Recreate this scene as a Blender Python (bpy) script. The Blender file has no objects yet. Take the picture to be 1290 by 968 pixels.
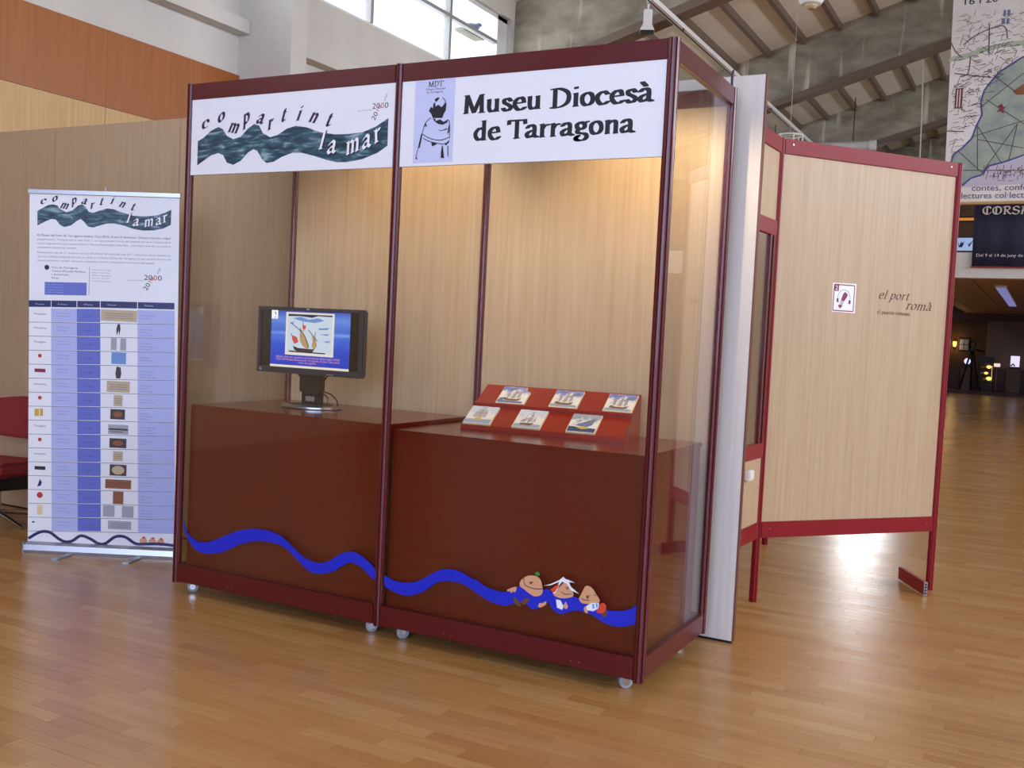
import bpy, bmesh, math, random
from math import sin, cos, pi, radians, atan2, hypot
from mathutils import Vector, Matrix
random.seed(7)
SC = bpy.context.scene
COL = SC.collection
# ------------------------------------------------------------------ camera
CAM_F, YAW, PITCH, ROLL = 1270.27, -0.485076, -0.052232, 0.048751
CAM_P = Vector((3.8019, -3.6853, 1.3991))
_f = Vector((sin(YAW)*cos(PITCH), cos(YAW)*cos(PITCH), sin(PITCH)))
_r = _f.cross(Vector((0, 0, 1))).normalized(); _u = _r.cross(_f)
_R = cos(ROLL)*_r + sin(ROLL)*_u; _U = -sin(ROLL)*_r + cos(ROLL)*_u
cd = bpy.data.cameras.new('camera'); cam = bpy.data.objects.new('camera', cd); COL.objects.link(cam)
m4 = Matrix.Identity(4)
for i in range(3):
    m4[i][0], m4[i][1], m4[i][2], m4[i][3] = _R[i], _U[i], -_f[i], CAM_P[i]
cam.matrix_world = m4
cd.sensor_fit = 'HORIZONTAL'; cd.sensor_width = 36.0; cd.lens = CAM_F*36.0/1290.0
cd.clip_start = 0.05; cd.clip_end = 200
SC.camera = cam
def project(p):
    d = Vector(p) - CAM_P; z = d.dot(_f)
    if z < .1: return None
    return 645 + CAM_F*d.dot(_R)/z, 484 - CAM_F*d.dot(_U)/z
# ------------------------------------------------------------------ world, light, exposure
SC.view_settings.view_transform = 'Standard'
SC.view_settings.look = 'None'
SC.view_settings.gamma = 1.0
SC.view_settings.use_curve_mapping = False
SC.view_settings.exposure = 0.0
w = bpy.data.worlds.new('sky'); SC.world = w; w.use_nodes = True
bg = w.node_tree.nodes['Background']
bg.inputs[0].default_value = (0.80, 0.88, 1.0, 1); bg.inputs[1].default_value = 2.0
def area(name, loc, direction, sx, sy, radiance, color):
    l = bpy.data.lights.new(name, 'AREA'); l.shape = 'RECTANGLE'; l.size = sx; l.size_y = sy
    l.energy = radiance*pi*sx*sy; l.color = color
    o = bpy.data.objects.new(name, l); COL.objects.link(o); o.location = loc
    o.rotation_euler = Vector(direction).to_track_quat('-Z', 'Y').to_euler()
    return o
DAY = (0.57, 0.67, 1.0)
# daylight entering the hall through its windows
area('daylight_south', (6.2, -12.6, 3.7), (0, 1, 0), 11.6, 5.4, 6.6, DAY)
for k, y0 in enumerate((-7.69, -1.59, 4.51, 10.61, 16.71, 22.81)):
    area('daylight_west', (-4.75, y0+3.18, 5.85), (1, 0, -.12), 5.6, 1.5, 9.0 if k < 2 else 5.5, (.92, .96, 1.0))
for k in range(3):
    area('daylight_east', (15.75, -3+9.5*k, 5.6), (-1, 0, -.1), 9.0, 1.9, 20.0, (.95, .96, 1.0))
area('daylight_north', (-2.35, 38.6, 5.2), (0, -1, -.03), 1.3, 3.2, 24.0, (1, .97, .93))

# ------------------------------------------------------------------ materials
def lin(c):
    return tuple((v/255/12.92 if v/255 <= .04045 else ((v/255+.055)/1.055)**2.4) for v in c)
MATS = {}
def mat(name, rgb, rough=.5, metal=0.0, spec=.5, coat=0.0, emit=None, estr=0.0):
    m = bpy.data.materials.new(name); m.use_nodes = True
    b = m.node_tree.nodes['Principled BSDF']
    c = lin(rgb)
    b.inputs['Base Color'].default_value = (*c, 1)
    b.inputs['Roughness'].default_value = rough
    b.inputs['Metallic'].default_value = metal
    b.inputs['Specular IOR Level'].default_value = spec
    b.inputs['Coat Weight'].default_value = coat
    if emit:
        b.inputs['Emission Color'].default_value = (*lin(emit), 1)
        b.inputs['Emission Strength'].default_value = estr
    MATS[name] = m
    return m
def N(m, typ): return m.node_tree.nodes.new(typ)
def LK(m, a, b): m.node_tree.links.new(a, b)
def ramp(m, stops):
    r = N(m, 'ShaderNodeValToRGB'); e = r.color_ramp.elements
    while len(e) > 1: e.remove(e[-1])
    e[0].position = stops[0][0]; e[0].color = (*lin(stops[0][1]), 1)
    for p, c in stops[1:]:
        x = e.new(p); x.color = (*lin(c), 1)
    return r
def grain(name, c0, c1, scale, rough=.45, coat=0.0, bump=0.0, detail=4, lo=.3, hi=.7, coords='Object', cmid=None):
    m = mat(name, c0, rough, coat=coat)
    b = m.node_tree.nodes['Principled BSDF']
    if coords == 'World':
        t = N(m, 'ShaderNodeNewGeometry'); src = t.outputs['Position']
    else:
        t = N(m, 'ShaderNodeTexCoord'); src = t.outputs[coords]
    mp = N(m, 'ShaderNodeMapping'); mp.inputs['Scale'].default_value = scale
    LK(m, src, mp.inputs['Vector'])
    n = N(m, 'ShaderNodeTexNoise'); n.inputs['Scale'].default_value = 1.0; n.inputs['Detail'].default_value = detail
    n.inputs['Roughness'].default_value = .6
    LK(m, mp.outputs[0], n.inputs['Vector'])
    st = [(lo, c0), (hi, c1)] if cmid is None else [(lo, c0), ((lo+hi)/2, cmid), (hi, c1)]
    r = ramp(m, st); LK(m, n.outputs['Fac'], r.inputs[0]); LK(m, r.outputs[0], b.inputs['Base Color'])
    if bump:
        bp = N(m, 'ShaderNodeBump'); bp.inputs['Strength'].default_value = bump; bp.inputs['Distance'].default_value = .01
        LK(m, n.outputs['Fac'], bp.inputs['Height']); LK(m, bp.outputs[0], b.inputs['Normal'])
    return m
grain('beech', (181, 153, 120), (195, 169, 136), (55, 55, 1.6), .42)
grain('beech_wall', (190, 152, 98), (204, 168, 114), (40, 40, 1.5), .45)
grain('orange_wood', (150, 82, 24), (164, 95, 32), (30, 30, 1.2), .4)
grain('pale_laminate', (206, 198, 188), (220, 213, 204), (40, 40, 1.2), .45)
mat('frame_red', (86, 10, 18), .32, coat=.15)
mat('stand_red', (134, 12, 24), .45, spec=.35)
mat('counter_red', (96, 8, 2), .2, coat=.1)
mat('rack_red', (138, 28, 12), .26)
mat('white_board', (236, 238, 242), .35)
mat('ink', (16, 14, 28), .5)
mat('ink_purple', (44, 20, 60), .5)
mat('print_paleblue', (202, 208, 240), .4)
mat('print_grey', (120, 124, 150), .5)
mat('print_red', (190, 40, 50), .5)
mat('vinyl_blue', (24, 40, 196), .35)
mat('skin_print', (216, 160, 120), .5)
mat('brown_print', (104, 66, 34), .5)
mat('green_print', (30, 140, 50), .5)
mat('red_print', (214, 66, 36), .5)
mat('sky_print', (84, 160, 224), .5)
mat('white_print', (240, 242, 246), .45)
mat('maroon_print', (96, 30, 26), .5)
mat('crimson_print', (136, 34, 66), .5)
mat('edge_brown', (112, 62, 46), .5)
mat('steel', (190, 192, 196), .25, metal=1.0)
mat('aluminium', (176, 178, 184), .35, metal=.9)
mat('rubber_grey', (150, 155, 165), .5)
mat('dark_metal', (40, 38, 40), .4, metal=.6)
mat('black', (14, 14, 16), .45)
mat('monitor_grey', (44, 48, 58), .4)
mat('screen_black', (6, 6, 9), .2)
mat('white_paint', (226, 224, 218), .6)
mat('chair_red', (138, 40, 38), .85)
mat('window_frame', (150, 148, 144), .5)
mat('purlin', (110, 92, 78), .6)
mat('window_white', (225, 226, 224), .5)
mat('cable_white', (205, 200, 190), .6)
mat('tile_edge', (226, 206, 160), .4)
mat('dark_hole', (10, 10, 24), .6)
grain('wall_white', (196, 192, 184), (212, 208, 200), (.9, .9, .5), .8, bump=.1, coords='World')
grain('fascia_white', (206, 200, 192), (220, 214, 206), (1, 1, 1), .7, coords='World')
grain('concrete', (108, 101, 86), (172, 163, 144), (1.1, 1.1, 2.2), .85, bump=.3, detail=9, lo=.34, hi=.68, coords='World')
grain('roof_board', (212, 200, 180), (228, 219, 202), (.7, .7, .7), .8, coords='World')
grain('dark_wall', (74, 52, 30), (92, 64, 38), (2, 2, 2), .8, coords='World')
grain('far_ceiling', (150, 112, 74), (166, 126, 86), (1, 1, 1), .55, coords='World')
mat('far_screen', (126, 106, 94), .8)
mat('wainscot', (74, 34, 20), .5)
# streaks on the concrete: pale run marks that follow the drop of the water
def streaks():
    m = MATS['concrete']; b = m.node_tree.nodes['Principled BSDF']
    old = b.inputs['Base Color'].links[0].from_socket
    g = N(m, 'ShaderNodeNewGeometry'); mp = N(m, 'ShaderNodeMapping'); mp.inputs['Scale'].default_value = (3.4, 3.4, .3)
    LK(m, g.outputs['Position'], mp.inputs['Vector'])
    n = N(m, 'ShaderNodeTexNoise'); n.inputs['Scale'].default_value = 1.3; n.inputs['Detail'].default_value = 5
    LK(m, mp.outputs[0], n.inputs['Vector'])
    r = N(m, 'ShaderNodeValToRGB'); r.color_ramp.elements[0].position = .60; r.color_ramp.elements[1].position = .70
    LK(m, n.outputs['Fac'], r.inputs[0])
    mx = N(m, 'ShaderNodeMixRGB'); mx.inputs[2].default_value = (*lin((205, 197, 178)), 1)
    LK(m, r.outputs[0], mx.inputs[0]); LK(m, old, mx.inputs[1]); LK(m, mx.outputs[0], b.inputs['Base Color'])
streaks()
def pane_glass(name, tint, refl=1.0):
    m = bpy.data.materials.new(name); m.use_nodes = True; nt = m.node_tree; nt.nodes.clear()
    o = N(m, 'ShaderNodeOutputMaterial'); mx = N(m, 'ShaderNodeMixShader'); tr = N(m, 'ShaderNodeBsdfTransparent')
    gl = N(m, 'ShaderNodeBsdfGlossy'); fr = N(m, 'ShaderNodeFresnel'); fr.inputs['IOR'].default_value = 1.5
    ge = N(m, 'ShaderNodeNewGeometry'); mr = N(m, 'ShaderNodeMapRange'); mr.inputs['To Min'].default_value = 1.5; mr.inputs['To Max'].default_value = 1/1.5
    LK(m, ge.outputs['Backfacing'], mr.inputs[0]); LK(m, mr.outputs[0], fr.inputs['IOR'])
    tr.inputs[0].default_value = (*tint, 1); gl.inputs['Roughness'].default_value = .0
    LK(m, fr.outputs[0], mx.inputs[0]); LK(m, tr.outputs[0], mx.inputs[1]); LK(m, gl.outputs[0], mx.inputs[2])
    LK(m, mx.outputs[0], o.inputs[0]); MATS[name] = m
pane_glass('glass', (.97, .98, .98)); pane_glass('window_glass', (.95, .97, 1.0))
STRIP_W, STRIP_L = 0.068, 0.44
def floor_material():
    m = mat('laminate', (180, 130, 80), .25, coat=.0)
    b = m.node_tree.nodes['Principled BSDF']
    g = N(m, 'ShaderNodeNewGeometry'); s = N(m, 'ShaderNodeSeparateXYZ'); LK(m, g.outputs['Position'], s.inputs[0])
    def M(op, a, bb=None):
        n = N(m, 'ShaderNodeMath'); n.operation = op
        for i, v in enumerate((a, bb)):
            if v is None: continue
            if isinstance(v, (int, float)): n.inputs[i].default_value = v
            else: LK(m, v, n.inputs[i])
        return n.outputs[0]
    row = M('FLOOR', M('DIVIDE', s.outputs['Y'], STRIP_W))
    off = M('MULTIPLY', M('FRACT', M('MULTIPLY', row, .3819)), STRIP_L)
    col = M('FLOOR', M('DIVIDE', M('ADD', s.outputs['X'], off), STRIP_L))
    cx = N(m, 'ShaderNodeCombineXYZ'); LK(m, row, cx.inputs[0]); LK(m, col, cx.inputs[1])
    wn = N(m, 'ShaderNodeTexWhiteNoise'); LK(m, cx.outputs[0], wn.inputs['Vector'])
    r = ramp(m, [(0, (177, 127, 70)), (.3, (185, 136, 78)), (.75, (188, 141, 83)), (1, (195, 151, 95))])
    LK(m, wn.outputs['Value'], r.inputs[0])
    mp = N(m, 'ShaderNodeMapping'); mp.inputs['Scale'].default_value = (3, 60, 1); LK(m, g.outputs['Position'], mp.inputs['Vector'])
    ad = N(m, 'ShaderNodeVectorMath'); ad.operation = 'ADD'; LK(m, mp.outputs[0], ad.inputs[0])
    sc = N(m, 'ShaderNodeVectorMath'); sc.operation = 'SCALE'; sc.inputs['Scale'].default_value = 30; LK(m, wn.outputs['Color'], sc.inputs[0]); LK(m, sc.outputs[0], ad.inputs[1])
    n = N(m, 'ShaderNodeTexNoise'); n.inputs['Scale'].default_value = 1.0; n.inputs['Detail'].default_value = 5; LK(m, ad.outputs[0], n.inputs['Vector'])
    mx = N(m, 'ShaderNodeMixRGB'); mx.blend_type = 'MULTIPLY'; mx.inputs[0].default_value = .35
    r2 = ramp(m, [(.3, (200, 190, 180)), (.7, (255, 255, 255))]); LK(m, n.outputs['Fac'], r2.inputs[0])
    LK(m, r.outputs[0], mx.inputs[1]); LK(m, r2.outputs[0], mx.inputs[2]); LK(m, mx.outputs[0], b.inputs['Base Color'])
    # each strip lies a hair out of level
    sb = N(m, 'ShaderNodeVectorMath'); sb.operation = 'SUBTRACT'; LK(m, wn.outputs['Color'], sb.inputs[0]); sb.inputs[1].default_value = (.5, .5, .5)
    s2 = N(m, 'ShaderNodeVectorMath'); s2.operation = 'SCALE'; s2.inputs['Scale'].default_value = .013; LK(m, sb.outputs[0], s2.inputs[0])
    a2 = N(m, 'ShaderNodeVectorMath'); a2.operation = 'ADD'; LK(m, g.outputs['Normal'], a2.inputs[0]); LK(m, s2.outputs[0], a2.inputs[1])
    nz = N(m, 'ShaderNodeVectorMath'); nz.operation = 'NORMALIZE'; LK(m, a2.outputs[0], nz.inputs[0]); LK(m, nz.outputs[0], b.inputs['Normal'])
floor_material()
def sea_material():
    m = mat('sea_print', (30, 70, 90), .45)
    b = m.node_tree.nodes['Principled BSDF']
    t = N(m, 'ShaderNodeTexCoord'); mp = N(m, 'ShaderNodeMapping'); mp.inputs['Scale'].default_value = (11, 1, 46)
    mp.inputs['Rotation'].default_value = (0, -.12, 0)
    LK(m, t.outputs['Object'], mp.inputs['Vector'])
    n = N(m, 'ShaderNodeTexNoise'); n.inputs['Scale'].default_value = 1; n.inputs['Detail'].default_value = 6; n.inputs['Distortion'].default_value = .6
    LK(m, mp.outputs[0], n.inputs['Vector'])
    r = ramp(m, [(.32, (14, 30, 48)), (.45, (30, 66, 86)), (.56, (62, 100, 112)), (.68, (150, 172, 182))])
    LK(m, n.outputs['Fac'], r.inputs[0]); LK(m, r.outputs[0], b.inputs['Base Color'])
sea_material()

# ------------------------------------------------------------------ mesh helpers
class MB:
    def __init__(s): s.v = []; s.f = []
    def add(s, vs, fs):
        o = len(s.v); s.v += [tuple(p) for p in vs]; s.f += [tuple(i+o for i in f) for f in fs]; return s
    def box(s, x0, y0, z0, x1, y1, z1):
        v = [(x, y, z) for z in (z0, z1) for y in (y0, y1) for x in (x0, x1)]
        return s.add(v, [(0, 2, 3, 1), (4, 5, 7, 6), (0, 1, 5, 4), (2, 6, 7, 3), (0, 4, 6, 2), (1, 3, 7, 5)])
    def obox(s, p, q, w, h, up=(0, 0, 1)):
        """bar from p to q, w wide, h tall"""
        p, q, up = Vector(p), Vector(q), Vector(up); d = (q-p).normalized(); sd = d.cross(up).normalized(); u = sd.cross(d)
        v = []
        for e in (p, q):
            for a, b in ((-1, -1), (1, -1), (1, 1), (-1, 1)): v.append(e + sd*a*w/2 + u*b*h/2)
        return s.add(v, [(3, 2, 1, 0), (4, 5, 6, 7), (0, 1, 5, 4), (1, 2, 6, 5), (2, 3, 7, 6), (3, 0, 4, 7)])
    def prism(s, poly, lo, hi, axis='z'):
        n = len(poly); P = {'z': lambda a, b, c: (a, b, c), 'y': lambda a, b, c: (a, c, b), 'x': lambda a, b, c: (c, a, b)}[axis]
        v = [P(a, b, lo) for a, b in poly] + [P(a, b, hi) for a, b in poly]
        return s.add(v, [tuple(range(n))[::-1], tuple(range(n, 2*n))] + [(i, (i+1) % n, n+(i+1) % n, n+i) for i in range(n)])
    def tube(s, pts, r, n=8, closed=False):
        pts = [Vector(p) for p in pts]; rings = []
        rr = r if isinstance(r, (list, tuple)) else [r]*len(pts)
        for i, p in enumerate(pts):
            a = pts[i-1] if i or closed else pts[i]; b = pts[(i+1) % len(pts)] if i < len(pts)-1 or closed else pts[i]
            d = (b-a).normalized(); ref = Vector((0, 0, 1)) if abs(d.z) < .9 else Vector((1, 0, 0))
            x = d.cross(ref).normalized(); y = d.cross(x)
            rings.append([p + (x*cos(2*pi*k/n)+y*sin(2*pi*k/n))*rr[i] for k in range(n)])
        v = [q for g in rings for q in g]; f = []
        m = len(pts); last = m if closed else m-1
        for i in range(last):
            j = (i+1) % m
            for k in range(n): f.append((i*n+k, i*n+(k+1) % n, j*n+(k+1) % n, j*n+k))
        if not closed: f += [tuple(range(n))[::-1], tuple(range((m-1)*n, m*n))]
        return s.add(v, f)
    def lathe(s, prof, n=20, c=(0, 0, 0), sx=1, sy=1):
        v = []; f = []
        for r, z in prof:
            for k in range(n): v.append((c[0]+r*cos(2*pi*k/n)*sx, c[1]+r*sin(2*pi*k/n)*sy, c[2]+z))
        for i in range(len(prof)-1):
            for k in range(n): f.append((i*n+k, i*n+(k+1) % n, (i+1)*n+(k+1) % n, (i+1)*n+k))
        f += [tuple(range(n))[::-1], tuple(range((len(prof)-1)*n, len(prof)*n))]
        return s.add(v, f)
    def flat(s, poly, y):
        """flat print polygon in the x-z plane facing -y"""
        a = sum(poly[i][0]*poly[(i+1) % len(poly)][1]-poly[(i+1) % len(poly)][0]*poly[i][1] for i in range(len(poly)))
        if a < 0: poly = poly[::-1]
        return s.add([(p[0], y, p[1]) for p in poly], [tuple(range(len(poly)))])
    def flatz(s, poly, z):
        a = sum(poly[i][0]*poly[(i+1) % len(poly)][1]-poly[(i+1) % len(poly)][0]*poly[i][1] for i in range(len(poly)))
        if a < 0: poly = poly[::-1]
        return s.add([(p[0], p[1], z) for p in poly], [tuple(range(len(poly)))])
    def mesh(s, name, bevel=0, smooth=False):
        me = bpy.data.meshes.new(name); me.from_pydata(s.v, [], s.f)
        if bevel:
            bm = bmesh.new(); bm.from_mesh(me)
            bmesh.ops.bevel(bm, geom=[e for e in bm.edges if len(e.link_faces) == 2 and e.calc_face_angle(0) > .5], offset=bevel, segments=2, affect='EDGES', clamp_overlap=True)
            bm.to_mesh(me); bm.free()
        if smooth:
            for p in me.polygons: p.use_smooth = True
            try: me.set_sharp_from_angle(angle=.7)
            except Exception: pass
        me.update(); return me
    def build(s, name, m, parent=None, bevel=0, smooth=False, loc=None, rot=None):
        me = s.mesh(name, bevel, smooth); me.materials.append(MATS[m])
        return link(name, me, parent, loc, rot)
def link(name, me, parent=None, loc=None, rot=None):
    o = bpy.data.objects.new(name, me); COL.objects.link(o); o.parent = parent
    if loc: o.location = loc
    if rot: o.rotation_euler = rot
    return o
def tag(o, label, cat, group=None):
    o['label'] = label; o['category'] = cat
    if group: o['group'] = group
    return o
def struct(o): o['kind'] = 'structure'; return o
def thing(name, label, cat, loc=(0, 0, 0), rz=0, group=None):
    o = bpy.data.objects.new(name, None); COL.objects.link(o); o.empty_display_size = .1
    o.location = loc; o.rotation_euler = (0, 0, rz)
    return tag(o, label, cat, group)
def B(*a): return MB().box(*a)
# ------------------------------------------------------------------ lettering
def hull(P):
    P = sorted(set((round(x, 6), round(y, 6)) for x, y in P))
    def half(Q):
        h = []
        for p in Q:
            while len(h) > 1 and (h[-1][0]-h[-2][0])*(p[1]-h[-2][1])-(h[-1][1]-h[-2][1])*(p[0]-h[-2][0]) <= 0: h.pop()
            h.append(p)
        return h
    a = half(P); b = half(P[::-1]); return a[:-1]+b[:-1]
def spline(p, n=5):
    if len(p) < 3: return p
    q = [p[0]]+list(p)+[p[-1]]; o = []
    for i in range(1, len(q)-2):
        a, b, c, d = q[i-1], q[i], q[i+1], q[i+2]
        for k in range(n):
            t = k/n
            o.append(tuple(.5*(2*b[j]+(c[j]-a[j])*t+(2*a[j]-5*b[j]+4*c[j]-d[j])*t*t+(3*b[j]-a[j]-3*c[j]+d[j])*t**3) for j in (0, 1)))
    o.append(p[-1]); return o
def line_polys(pts, wd):
    out = []
    for a, b in zip(pts, pts[1:]):
        dx, dy = b[0]-a[0], b[1]-a[1]; L = hypot(dx, dy) or 1; nx, ny = -dy/L*wd/2, dx/L*wd/2
        out.append([(a[0]+nx, a[1]+ny), (a[0]-nx, a[1]-ny), (b[0]-nx, b[1]-ny), (b[0]+nx, b[1]+ny)])
    return out
def S(x, y, w=.2): return [(x-w, y), (x+w, y)]      # a serif
GL = {  # pen strokes, x-height 1; (strokes, advance)
 'a': ([[(.14, .76), (.36, .97), (.60, .86), (.64, .6), (.64, .16), (.84, .04)], [(.62, .58), (.3, .47), (.12, .25), (.3, .04), (.62, .22)]], .92),
 'c': ([[(.76, .76), (.5, .97), (.18, .74), (.14, .4), (.32, .07), (.56, .04), (.8, .22)]], .88),
 'd': ([[(.68, .86), (.42, .96), (.14, .62), (.16, .27), (.4, .03), (.68, .18)], [(.72, 1.5), (.72, .03)], S(.62, 1.5, .1), S(.82, .03, .12)], 1.02),
 'e': ([[(.16, .54), (.74, .58)], [(.74, .58), (.66, .88), (.44, .97), (.17, .72), (.14, .38), (.34, .06), (.58, .03), (.8, .2)]], .9),
 'g': ([[(.42, .97), (.2, .82), (.18, .6), (.42, .42), (.66, .58), (.66, .82), (.42, .97)], [(.3, .44), (.2, .28), (.34, .16), (.7, .1), (.84, -.12), (.66, -.36), (.3, -.38), (.12, -.22), (.3, -.02)], [(.62, .9), (.86, .98)]], .96),
 'i': ([[(.26, .97), (.26, .03)], S(.16, .95, .1), S(.26, .03, .2), [(.26, 1.34), (.26, 1.42)]], .52),
 'l': ([[(.26, 1.5), (.26, .03)], S(.16, 1.48, .1), S(.26, .03, .2)], .52),
 'm': ([[(.24, .97), (.24, .03)], S(.14, .95, .1), S(.24, .03, .17), [(.26, .74), (.5, .95), (.7, .84), (.72, .6), (.72, .03)], S(.72, .03, .17), [(.74, .74), (.98, .95), (1.18, .84), (1.2, .6), (1.2, .03)], S(1.2, .03, .17)], 1.46),
 'n': ([[(.24, .97), (.24, .03)], S(.14, .95, .1), S(.24, .03, .18), [(.26, .72), (.52, .95), (.74, .84), (.76, .6), (.76, .03)], S(.76, .03, .18)], 1.02),
 'o': ([[(.46, .97), (.2, .8), (.13, .5), (.22, .17), (.46, .03), (.72, .2), (.79, .5), (.7, .83), (.46, .97)]], .94),
 'p': ([[(.24, .97), (.24, -.48)], S(.14, .95, .1), S(.24, -.48, .18), [(.26, .76), (.52, .96), (.78, .8), (.82, .48), (.7, .14), (.48, .03), (.26, .16)]], .98),
 'r': ([[(.24, .97), (.24, .03)], S(.14, .95, .1), S(.26, .03, .2), [(.26, .66), (.42, .9), (.62, .9)], [(.6, .86), (.64, .86)]], .72),
 's': ([[(.64, .76), (.44, .97), (.2, .86), (.22, .64), (.5, .46), (.66, .26), (.5, .05), (.3, .04), (.13, .22)]], .78),
 't': ([[(.3, 1.24), (.3, .2), (.44, .04), (.62, .12)], [(.08, .95), (.58, .95)]], .66),
 'u': ([[(.22, .97), (.22, .3), (.36, .05), (.58, .08), (.74, .24)], [(.74, .97), (.74, .05)], S(.14, .95, .1), S(.66, .95, .1), S(.84, .04, .1)], 1.04),
 'M': ([[(.24, 1.4), (.2, .03)], [(.26, 1.4), (.74, .06)], [(.74, .06), (1.24, 1.4)], [(1.24, 1.4), (1.28, .03)], S(.18, .03, .2), S(1.28, .03, .24), S(.16, 1.4, .14), S(1.32, 1.4, .14)], 1.56),
 'D': ([[(.3, 1.4), (.3, .03)], [(.12, 1.4), (.6, 1.4), (1.06, 1.14), (1.18, .74), (1.06, .3), (.62, .03), (.12, .03)]], 1.36),
 'T': ([[(.62, 1.4), (.62, .03)], [(.08, 1.38), (1.16, 1.38)], [(.08, 1.4), (.06, 1.12)], [(1.16, 1.4), (1.18, 1.12)], S(.62, .03, .24)], 1.2),
 'C': ([[(1.0, 1.1), (.8, 1.38), (.5, 1.38), (.18, 1.1), (.12, .7), (.22, .28), (.52, .03), (.82, .08), (1.04, .34)], [(.58, 1.36), (.58, .06)]], 1.16),
 'O': ([[(.6, 1.4), (.24, 1.2), (.12, .7), (.24, .22), (.6, .03), (.96, .22), (1.08, .7), (.96, 1.2), (.6, 1.4)], [(.5, 1.3), (.5, .12)]], 1.22),
 'R': ([[(.3, 1.4), (.3, .03)], [(.1, 1.3), (.4, 1.4), (.76, 1.34), (.86, 1.06), (.7, .8), (.3, .72)], [(.5, .74), (.8, .2), (1.04, .03)], S(.3, .03, .2)], 1.1),
 'S': ([[(.86, 1.16), (.62, 1.4), (.28, 1.3), (.2, 1.02), (.42, .8), (.74, .62), (.86, .34), (.66, .06), (.36, .03), (.1, .26)], [(.2, .8), (.86, .62)]], 1.0),
 'A': ([[(.2, 1.3), (.56, 1.4), (.86, 1.3), (.9, .03)], [(.5, 1.36), (.3, .9), (.2, .03)], [(.26, .62), (.88, .62)], S(.2, .03, .14), S(.92, .03, .16)], 1.12),
 'I': ([[(.3, 1.4), (.3, .03)], S(.28, 1.38, .2), S(.3, .03, .2)], .58),
}
GL['\u00e0'] = (GL['a'][0]+[[(.22, 1.42), (.46, 1.14)]], GL['a'][1])
def glyph(ch, W, ang, th, slant=0.0):
    vx, vy = W/2*cos(ang), W/2*sin(ang); nx, ny = -sin(ang)*th/2, cos(ang)*th/2
    corner = [(a*vx+b*nx, a*vy+b*ny) for a in (-1, 1) for b in (-1, 1)]
    out = []
    for st in GL[ch][0]:
        sh = len(st) == 2 and abs(st[0][1]-st[1][1]) < .02 and abs(st[1][0]-st[0][0]) < .5 and not (ch == 'i' and st[0][1] > 1.2)
        p = spline(st)
        for a, b in zip(p, p[1:]):
            if sh: h = [(a[0], a[1]-.04), (b[0], b[1]-.04), (b[0], b[1]+.04), (a[0], a[1]+.04)]
            else: h = hull([(e[0]+c[0], e[1]+c[1]) for e in (a, b) for c in corner])
            if len(h) > 2: out.append([(x+slant*y, y) for x, y in h])
    return out
def text_polys(txt, x0, z0, x1, xh, W=.24, ang=.3, th=.07, slant=0.0, z1=None):
    """text from x0 to x1 on the base line z0 with the given x-height"""
    adv = [GL[c][1] if c != ' ' else .5 for c in txt]; tot = sum(adv); k = (x1-x0)/tot; out = []; p = 0
    z1 = z0 if z1 is None else z1
    for c, a in zip(txt, adv):
        if c != ' ':
            for h in glyph(c, W, ang, th, slant): out.append([(x0+(p+x)*k, z0+(z1-z0)*p/tot+y*xh) for x, y in h])
        p += a
    return out
def letter_polys(c, cx, cz, size, rot, W=.26, ang=.7, th=.06, slant=.3):
    a = radians(rot); out = []
    for h in glyph(c, W, ang, th, slant):
        q = [((x-GL[c][1]/2-.15)*size, (y-.5)*size) for x, y in h]
        out.append([(cx+x*cos(a)-y*sin(a), cz+x*sin(a)+y*cos(a)) for x, y in q])
    return out
def letters(txt, x0, z0, x1, xh, y, m, parent, **k):
    """a line of lettering, each letter a piece of its own"""
    W, ang, th, slant = k.get('W', .24), k.get('ang', .3), k.get('th', .07), k.get('slant', 0.0)
    adv = [GL[c][1] if c != ' ' else .5 for c in txt]; tot = sum(adv); q = (x1-x0)/tot; p = 0
    for c, a in zip(txt, adv):
        if c != ' ': prints('letter', [[(x0+(p+x)*q, z0+v*xh) for x, v in h] for h in glyph(c, W, ang, th, slant)], y, m, parent)
        p += a
def prints(name, polys, y, m, parent):
    b = MB()
    for i, p in enumerate(polys): b.flat(p, y-8e-6*min(i, 60))
    return b.build(name, m, parent)
_fc = {}
def sans(name, txt, x, z, width, height, y, m, parent, align='LEFT', shear=0, rot=0.0):
    """small flat print in the built-in font, scaled to a given width and letter height"""
    cu = bpy.data.curves.new('txt', 'FONT'); cu.body = txt; cu.align_x = align; cu.size = 1; cu.shear = shear
    cu.resolution_u = 3
    t = bpy.data.objects.new('txt', cu); COL.objects.link(t)
    dg = bpy.context.evaluated_depsgraph_get(); me = bpy.data.meshes.new_from_object(t.evaluated_get(dg))
    bpy.data.objects.remove(t); bpy.data.curves.remove(cu)
    xs = [v.co.x for v in me.vertices]; ys = [v.co.y for v in me.vertices]
    if not xs: return None
    lines = txt.count('\n')+1
    kx = width/(max(xs)-min(xs)) if width else height/.73; ky = height/.73
    mnx = min(xs) if align == 'LEFT' else 0
    for v in me.vertices:
        a, b = (v.co.x-mnx)*kx, v.co.y*ky
        v.co = (x+a*cos(rot)-b*sin(rot), y, z+a*sin(rot)+b*cos(rot))
    me.materials.clear(); me.materials.append(MATS[m]); me.name = name
    return link(name, me, parent)
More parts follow.
